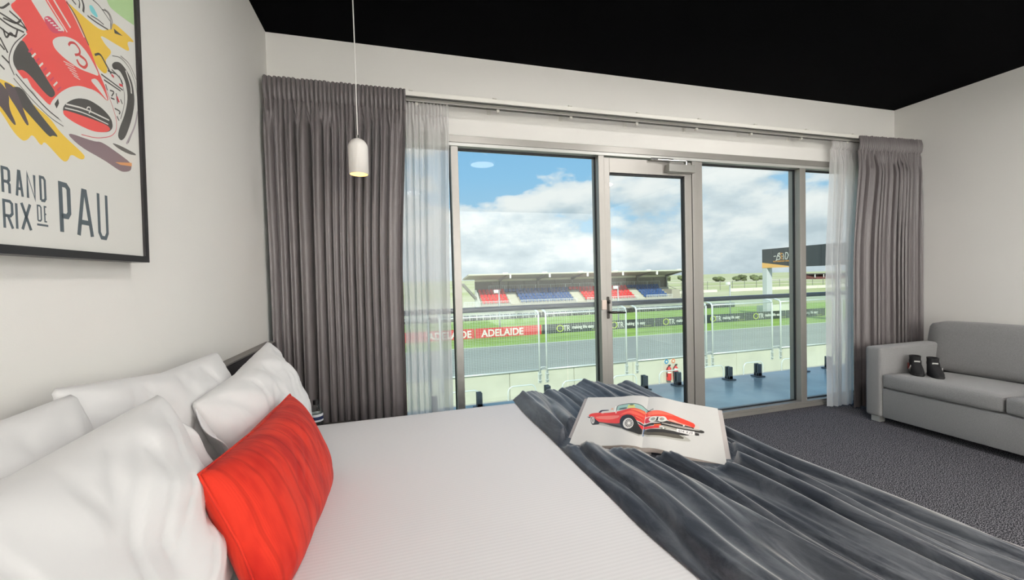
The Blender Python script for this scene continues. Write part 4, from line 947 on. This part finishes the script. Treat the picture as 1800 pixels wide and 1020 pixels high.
for (a, b1), (b2, c_) in zip(frs, frs[1:]):
    MB().tube([(b1, 12.965, -1.88), (b1+.06, 12.965, -1.80), (b2-.06, 12.965, -1.80), (b2, 12.965, -1.88)], .014, 6).done('link_rod', galv, cf, True)

# ------------------------------------------------------------------ track banners
BY = 28.9; redb = mat('red_banner_vinyl', (222, 52, 52), .5); blkb = mat('black_banner_vinyl', (44, 52, 54), .5); whl = mat('white_banner_print', (240, 240, 236), .5); grl = mat('lime_banner_print', (196, 214, 60), .5)
def words(text, size, X, Z, m, parent, name='lettering', sx=1.0, weight=0.0, ang=0):
    me = textmesh(text, size, 'LEFT', weight); me.materials.clear(); me.materials.append(m)
    for v in me.vertices: v.co = Vector((X+v.co.x*sx, BY-.03, Z+v.co.y))
    return link(name, me, parent)
def banner(label, x0, x1, m, grp):
    t = thing('track_banner', label, 'banner', ((x0+x1)/2, BY, G), grp)
    MB().box(x0+.02, x1-.02, BY-.02, BY+.02, G+.006, -2.28, .004, 1).done('board', m, t)
    mb = MB()
    for x in (x0+.2, x1-.2): mb.obox((x, BY+.35, -2.66), (1, 0, 0), (0, .7, -.7), (0, .7, .7), .03, .44, .03)
    mb.done('rear_stay', galv, t); return t
# red boards, each with the city name in white
t = banner('long red track banner reading ADELAIDE behind the mesh fence', 5.40, 10.48, redb, 'red track banners'); words('ADELAIDE', .72, 5.86, -2.90, whl, t, sx=.965, weight=.018)
t = banner('red track banner half hidden by the window frame, ending in DE', .30, 5.36, redb, 'red track banners'); words('ADELAIDE', .72, 2.05, -2.90, whl, t, sx=.935, weight=.018)
t = banner('red track banner seen only through the bedside sheer curtain', -4.8, .26, redb, 'red track banners'); words('ADELAIDE', .72, -3.9, -2.90, whl, t, sx=.965, weight=.018)
OT = [(10.52, 11.68, 'black track banner next to the red ADELAIDE banner'), (15.45, 16.3, 'black track banner seen just right of the door lever'), (20.35, 21.11, 'black track banner at the hinge side of the door glass'), (25.08, 25.83, 'black track banner just right of the door jamb'), (29.55, 30.45, 'black track banner below the overhead gantry sign'), (34.2, 34.9, 'black track banner seen through the narrow right-hand pane')]
for i, (x0, xt, lb) in enumerate(OT):
    x1 = OT[i+1][0] if i < len(OT)-1 else 39.0
    t = banner(lb, x0, x1-.03, blkb, 'black track banners')
    mb = MB(); c_ = (xt+.30, BY-.03, -2.64)
    for k in range(24):
        a0, a1 = 2*math.pi*k/24, 2*math.pi*(k+1)/24
        mb.poly([(c_[0]+r_*math.cos(a), BY-.03, c_[2]+r_*math.sin(a)*.9) for r_, a in ((.30, a0), (.30, a1), (.22, a1), (.22, a0))])
    mb.done('ring_letter', grl, t)
    words('TR', .62, xt+.55, -2.86, whl, t, sx=.80, weight=0.0)
    words('making life easy', .34, xt+1.30, -2.72, whl, t, sx=.86, weight=.008)
    mb = MB()
    for k in range(8):
        xa, xb_ = xt+2.95+.09*k, xt+3.04+.09*k; za, zb_ = -2.84-.02*math.sin(k/8*3.14), -2.84-.02*math.sin((k+1)/8*3.14)
        mb.poly([(xa, BY-.03, za), (xb_, BY-.03, zb_), (xb_, BY-.03, zb_-.03), (xa, BY-.03, za-.03)])
    mb.done('underline', grl, t)

# camera poles along the banner line
for x, lb in ((7.35, 'slim grey pole with a white box before the red seats'), (17.25, 'slim grey pole with a white box near the door lever'), (28.36, 'slim grey pole with a white box left of the gantry')):
    t = thing('camera_pole', lb, 'pole', (x, 29.3, G)); gp = mat('grey_pole', (170, 176, 178), .5, metal=.3)
    MB().tube([(x, 29.3, G), (x, 29.3, .45)], .055, 10).done('post', gp, t, True)
    MB().box(x-.38, x-.08, 29.15, 29.4, .22, .46, .02).done('camera_box', whl, t); MB().box(x-.12, x+.12, 29.22, 29.38, .40, .44).done('bracket', gp, t)

rs_ = thing('rubber_stopper', 'tiny black rubber stopper lying on the wet balcony deck', 'stopper', (3.06, 3.02, -.05)); MB().lathe([(.012, -.05), (.012, -.035), (.008, -.03)], (3.06, 3.02, 0), 14).done('plug', blk, rs_)
# low wall of dark tyre stacks at the back of the lawn
ty = thing('tyre_wall', 'low wall of dark tyre stacks along the back of the lawn', 'tyre wall', (16, 41.9, G)); tym = mat('tyre_rubber', (52, 54, 52), .85)
mb = MB(); mb.lathe([(.20, G), (.30, G+.03), (.32, G+.13), (.30, G+.24), (.25, G+.26), (.30, G+.28), (.32, G+.39), (.30, G+.50), (.20, G+.53)], (0, 41.9, 0), 10); tyme = mb.mesh('tyre_stack', tym, True)
for k in range(66):
    o = bpy.data.objects.new('tyre_stack', tyme); C.objects.link(o); setpar(o, ty); o.location = (-6+.72*k, .06*math.sin(k*2.1), 0)
struct(MB().box(-60, 36, 42.3, 50.2, G-.2, G-.01).done('road_3', mat('pale_gravel', (206, 200, 178), .95, var=.12, vscale=3)), 'pale gravel strip before the grandstand')

# ------------------------------------------------------------------ grandstand
gs = thing('grandstand', 'low covered grandstand with red and blue seats beyond the track', 'grandstand', (24.7, 52, G))
roofm = mat('roof_sheet_olive', (150, 152, 132), .6, spec=.2); roofw = mat('roof_fascia', (206, 208, 190), .5); wallm = mat('stand_back_wall', (112, 110, 100), .8); trn = mat('translucent_strip', (232, 230, 206), .6); steel = mat('stand_steel', (120, 122, 114), .6); tier = mat('tier_concrete', (170, 168, 152), .85)
seat_r = mat('red_plastic_seat', (216, 44, 42), .45); seat_b = mat('blue_plastic_seat', (46, 84, 138), .45)
RX0, RX1 = 8.75, 40.8
mb = MB(); mb.prism([(RX0, 50.4, 1.86), (RX0, 50.4, 1.92), (RX0, 54.9, 1.36), (RX0, 54.9, 1.26)], (RX1-RX0, 0, 0)); mb.done('roof', roofm, gs)
MB().box(RX0, RX1, 50.36, 50.42, 1.80, 1.97).done('fascia', roofw, gs)
for x in (RX0, RX1-.06): mb = MB(); mb.prism([(x, 50.38, 1.80), (x, 50.38, 1.96), (x, 54.9, 1.42), (x, 54.9, 1.24)], (.06, 0, 0)); mb.done('barge_board', roofw, gs)
MB().box(10.4, 40.8, 54.95, 55.0, .97, 1.30).done('light_strip', trn, gs)
for k in range(13):
    x0 = 10.4+30.4/13*k; MB().box(x0+.02, x0+30.4/13-.02, 54.8, 54.95, G, .97).done('wall_panel', wallm, gs)
MB().box(10.4, 40.8, 54.95, 55.0, G, .97).done('wall_backing', wallm, gs)
for x in (13.9, 19.4, 24.7, 30.1, 35.5, 40.7):
    MB().box(x-.1, x+.1, 54.5, 54.8, G, 1.3).done('column', steel, gs)
    mb = MB(); mb.prism([(x-.08, 50.5, 1.76), (x-.08, 50.5, 1.84), (x-.08, 54.8, 1.28), (x-.08, 54.8, .95)], (.16, 0, 0)); mb.done('rafter', steel, gs)
    mb = MB(); mb.prism([(x-.35, 51.6, 1.74), (x-.35, 51.6, 2.12), (x-.35, 53.6, 1.62), (x-.35, 53.6, 1.52)], (.7, 0, 0)); mb.done('roof_fin', whl, gs)
for x in (14.2, 19.6, 25.1, 30.5, 36.0): MB().box(x-.1, x+.1, 50.3, 50.5, 1.35, 1.80).done('floodlight', whl, gs)
for k in range(6):
    y0 = 50.9+.62*k; z = [-2.1, -1.93, -1.60, -1.27, -.94, -.60][k]
    MB().box(10.3, 40.6, y0, 54.8, G if k == 0 else z-.36, z).done('tier', tier, gs)
ROWZ = [-1.93, -1.60, -1.27, -.94, -.60]
def seatmesh(m):
    mb = MB(); mb.box(-.21, .21, -.20, .18, .12, .17); mb.prism([(-.21, .14, .15), (.21, .14, .15), (.20, .24, .50), (-.20, .24, .50)], (0, .03, .005)); mb.box(-.04, .04, -.02, .1, 0, .12); return mb.mesh('seat', m)
sr, sb = seatmesh(seat_r), seatmesh(seat_b)
rows = [[(10.7, 14.3, 'r'), (15.9, 23.6, 'b'), (25.3, 33.2, 'r'), (34.65, 38.7, 'b')]]*4 + [[(10.7, 14.35, 'r'), (14.4, 23.9, 'b'), (24.0, 33.4, 'r'), (33.5, 39.0, 'b')]]
for k, z in enumerate(ROWZ):
    for x0, x1, c_ in rows[k]:
        n = int(round((x1-x0)/.52))
        for i in range(n):
            o = bpy.data.objects.new('seat', sr if c_ == 'r' else sb); C.objects.link(o); o.parent = gs
            o.location = Vector((x0+(x1-x0)*(i+.5)/n, 51.62+.62*k, z))-gs.location
for x0 in (14.4, 23.75, 33.3):
    for k in range(9):
        z = -2.1+k*.17; MB().box(x0+.03, x0+1.35, 51.2+.31*k, 51.52+.31*k, z-.1, z+.09).done('step', mat('step_concrete', (196, 196, 180), .85) if k == 0 and x0 < 15 else bpy.data.materials['step_concrete'], gs)
whr = mat('pale_railing', (214, 220, 216), .5)
for x0, x1 in ((8.2, 10.2), (10.3, 14.3), (15.7, 19.7), (19.75, 23.7), (25.2, 29.2), (29.25, 33.2), (34.6, 38.9)):
    mb = MB(); mb.box(x0, x1, 50.86, 50.9, -1.59, -1.54).box(x0, x1, 50.86, 50.9, -2.1, -2.06)
    n = int((x1-x0)/.2)
    for i in range(n+1): x = x0+(x1-x0)*i/n; mb.box(x-.025, x+.025, 50.865, 50.895, -2.1, -1.55)
    mb.done('front_railing', whr, gs)
for k in range(12):
    x0 = 12.3+2.27*k; mb = MB()
    for x in (x0, x0+2.2): mb.box(x-.03, x+.03, 54.6, 54.64, -.6, .38)
    mb.box(x0, x0+2.2, 54.6, 54.64, .35, .39)
    for i in range(1, 8): mb.box(x0+i*.275-.012, x0+i*.275+.012, 54.61, 54.63, -.5, .36)
    mb.done('back_railing', whr, gs)
mb = MB(); mb.prism([(10.25, 51.1, -1.7), (10.25, 51.1, -2.4), (10.25, 54.3, -2.4), (10.25, 54.3, -.1), (10.25, 53.4, -.1)], (.1, 0, 0)); mb.done('end_wall', mat('stand_end_panel', (214, 218, 210), .6), gs)
for y0, nm in ((52.0, 'brace'), (53.4, 'brace')): MB().obox((9.5, y0+1, -.4), (.52, 0, -.6), (0, 1, 0), (.6, 0, .52), 1.55, .12, .12).done(nm, steel, gs)
MB().box(39.2, 40.6, 51.4, 54.6, -2.9, -.9).done('side_block', tier, gs)
mb = MB(); mb.tube([(39.1, 53.0, -.1), (40.7, 51.2, -1.2), (40.7, 51.2, -2.1)], .04, 6).done('stair_rail', steel, gs, True)

# ------------------------------------------------------------------ overhead gantry sign across the track
GX = 32.73
ga = thing('gantry_sign', 'dark overhead sign bridge across the track with a white logo', 'sign', (GX, 20, G)); gpan = mat('dark_grey_panel', (72, 76, 80), .5, spec=.3); gor = mat('orange_panel', (240, 186, 112), .55); gcol = mat('pale_steel_column', (196, 202, 204), .5)
for k in range(19):
    y1_ = 30.0-1.09*k; y0_ = y1_-1.075; MB().box(GX, GX+.5, y0_, y1_, 1.64, 3.35, .004, 1).done('panel', gpan, ga)
MB().box(GX+.02, GX+.48, 9.3, 30.0, 1.70, 3.30).done('core', mat('gantry_core', (40, 42, 44), .7), ga)
mb = MB(); mb.prism([(GX-.012, 30.0, 1.63), (GX-.012, 30.0, 2.13), (GX-.012, 26.9, 1.665), (GX-.012, 26.9, 1.63)], (.01, 0, 0)); mb.done('orange_wedge', gor, ga)
MB().box(GX, GX+.62, 29.5, 30.0, G, 1.64, .02, 1).done('column', gcol, ga); MB().box(GX, GX+.62, 9.4, 9.9, G, 1.64, .02, 1).done('column', gcol, ga)
orl = mat('orange_print', (240, 170, 80), .5)
def gstroke(paths, m, wd, nm):
    mb = MB()
    for p in paths:
        for qd in thick(p, wd): mb.poly([(GX-.014, 28.80-v.x, 2.30+v.y) for v in qd])
    return mb.done(nm, m, ga)
gstroke([[(.0, .34), (.26, .36)], [(.30, .02), (.36, .30), (.46, .56), (.60, .62), (.62, .48), (.46, .34), (.66, .26), (.62, .06), (.30, .02), (.22, -.06)], [(.98, .02), (.94, .56), (1.16, .06), (1.18, .62)], [(1.18, .62), (1.36, .58), (1.44, .36), (1.30, .04), (1.12, .06)]], whl, .055, 'logo_letters')
gstroke([[(.66, .60), (.90, .56), (.72, .50), (.72, .36), (.90, .30), (.76, .24), (.74, .10), (.92, .06)]], orl, .045, 'logo_letter_accent')
me = textmesh('MOTORSPORT PARK', .17, 'LEFT', .004); me.materials.clear(); me.materials.append(orl)
for v in me.vertices: v.co = Vector((GX-.014, 28.84-v.co.x*1.02, 2.12+v.co.y))
link('logo_words', me, ga)

# ------------------------------------------------------------------ far ground: white walls, posts, trees, buildings
whc = mat('far_white_wall', (222, 222, 208), .8)
def far_wall(label, a, b_, h, y):
    t = thing('barrier_wall', label, 'barrier', (a, y, G)); n = max(1, int((b_-a)/6))
    for k in range(n): MB().box(a+(b_-a)*k/n+.04, a+(b_-a)*(k+1)/n-.04, y-.15, y+.15, G, G+h).done('wall_block', whc, t)
far_wall('far white barrier wall left of the gap, beyond the lawn', 52, 71.3, .62, 77.5); far_wall('far white barrier wall right of the gap, beyond the lawn', 74.5, 128, .75, 77.0)
far_wall('near white concrete block behind the gantry column', 36.2, 42.2, .78, 33.8)
pf = thing('post_fence', 'row of thin grey posts with wires on the far grass', 'fence', (85, 88, G))
for k in range(18): MB().box(58+4*k-.04, 58+4*k+.04, 87.95, 88.05, G, G+2.3).done('post', steel, pf)
MB().box(58, 126, 87.98, 88.0, G+2.1, G+2.14).box(58, 126, 87.98, 88.0, G+1.2, G+1.24).done('wire', steel, pf)
struct(MB().box(110, 420, 185, 197, G-.3, G-.03).done('road_1', mat('gravel_track', (222, 214, 186), .95)), 'pale gravel road across the far field')
struct(MB().box(60, 260, 118, 122, G-.3, G-.03).done('road_2', bpy.data.materials['gravel_track']), 'pale gravel road nearer the white walls')
bark = mat('tree_bark', (96, 84, 70), .9)
def leafmat(n, c): return mat(n, c, .9, var=.35, vscale=1.2, spec=.1)
lm = [leafmat('grey_green_leaves', (104, 116, 78)), leafmat('dark_olive_leaves', (88, 98, 66))]
def tree(label, x, y, h, wd, seed, grp):
    rs = random.Random(seed); t = thing('tree', label, 'tree', (x, y, G), grp)
    h *= .72; MB().tube([(x, y, G), (x+.1, y, G+h*.3), (x-.1, y+.1, G+h*.55)], [.035*h, .03*h, .02*h], 7).done('trunk', bark, t, True)
    mb = MB()
    for k in range(9):
        r_ = bmesh.ops.create_icosphere(mb.b, subdivisions=2, radius=1); cx_, cy_, cz_ = rs.uniform(-.36, .36)*wd, rs.uniform(-.3, .3)*wd, h*(.36+rs.uniform(-.18, .34)); rr = wd*rs.uniform(.16, .26)
        for v in r_['verts']:
            n_ = 1+.35*noise.noise(v.co*2.3+Vector((k*3.1, seed, 0))); v.co = Vector((x+cx_+v.co.x*rr*n_, y+cy_+v.co.y*rr*n_, G+cz_+v.co.z*rr*.8*n_))
    mb.done('crown', lm[seed % 2], t, True)
TG = 'trees on the far field'
for i, (x, y, h, wd, lb) in enumerate([(170, 182, 4.4, 4.5, 'leftmost small tree of the far row right of the door'), (176, 190, 3.6, 6, 'low wide tree second in the far row right of the door'), (182.5, 184, 4.4, 5, 'round tree third in the far row right of the door'), (189.5, 188, 5.0, 6.5, 'tallest tree fourth in the far row right of the door'), (198, 186, 4.2, 7, 'wide tree at the end of the far row right of the door'),
       (232, 210, 3.0, 4, 'lone small tree between the far row and the gantry'), (270, 210, 3.4, 4.5, 'lone small tree just left of the gantry column'), (262, 186, 5, 6, 'tree at the left end of the far dark building'), (330, 190, 7, 9, 'far tree seen through the narrow right-hand pane')]): tree(lb, x, y, h, wd, i, TG)
for i, (x, y, h, wd, lb) in enumerate([(182, 250, 5.0, 7, 'far dark tree beside the right end of the grandstand roof'), (191, 256, 5.6, 7.5, 'far dark tree a little right of the grandstand roof'), (199, 250, 5.2, 7, 'far dark tree close to the door stile')]): tree(lb, x, y, h, wd, i+20, TG)
fb = thing('far_stand', 'long low dark red stand far off behind the gantry column', 'building', (240, 165, G)); fr1 = mat('far_red_seats', (120, 72, 66), .8); fr2 = mat('far_dark_roof', (90, 84, 80), .7)
MB().box(219, 258, 168, 174, G+2.6, G+3.1).done('roof', fr2, fb); MB().box(219, 258, 173, 174, G, G+2.6).done('back_wall', fr2, fb)
mb = MB(); mb.prism([(219.5, 167, G+.5), (219.5, 173, G+2.4), (219.5, 173, G), (219.5, 167, G)], (38, 0, 0)); mb.done('seating', fr1, fb)
for k in range(7): MB().box(219.5+6.3*k, 219.8+6.3*k, 168, 168.3, G, G+2.6).done('column', whl, fb)
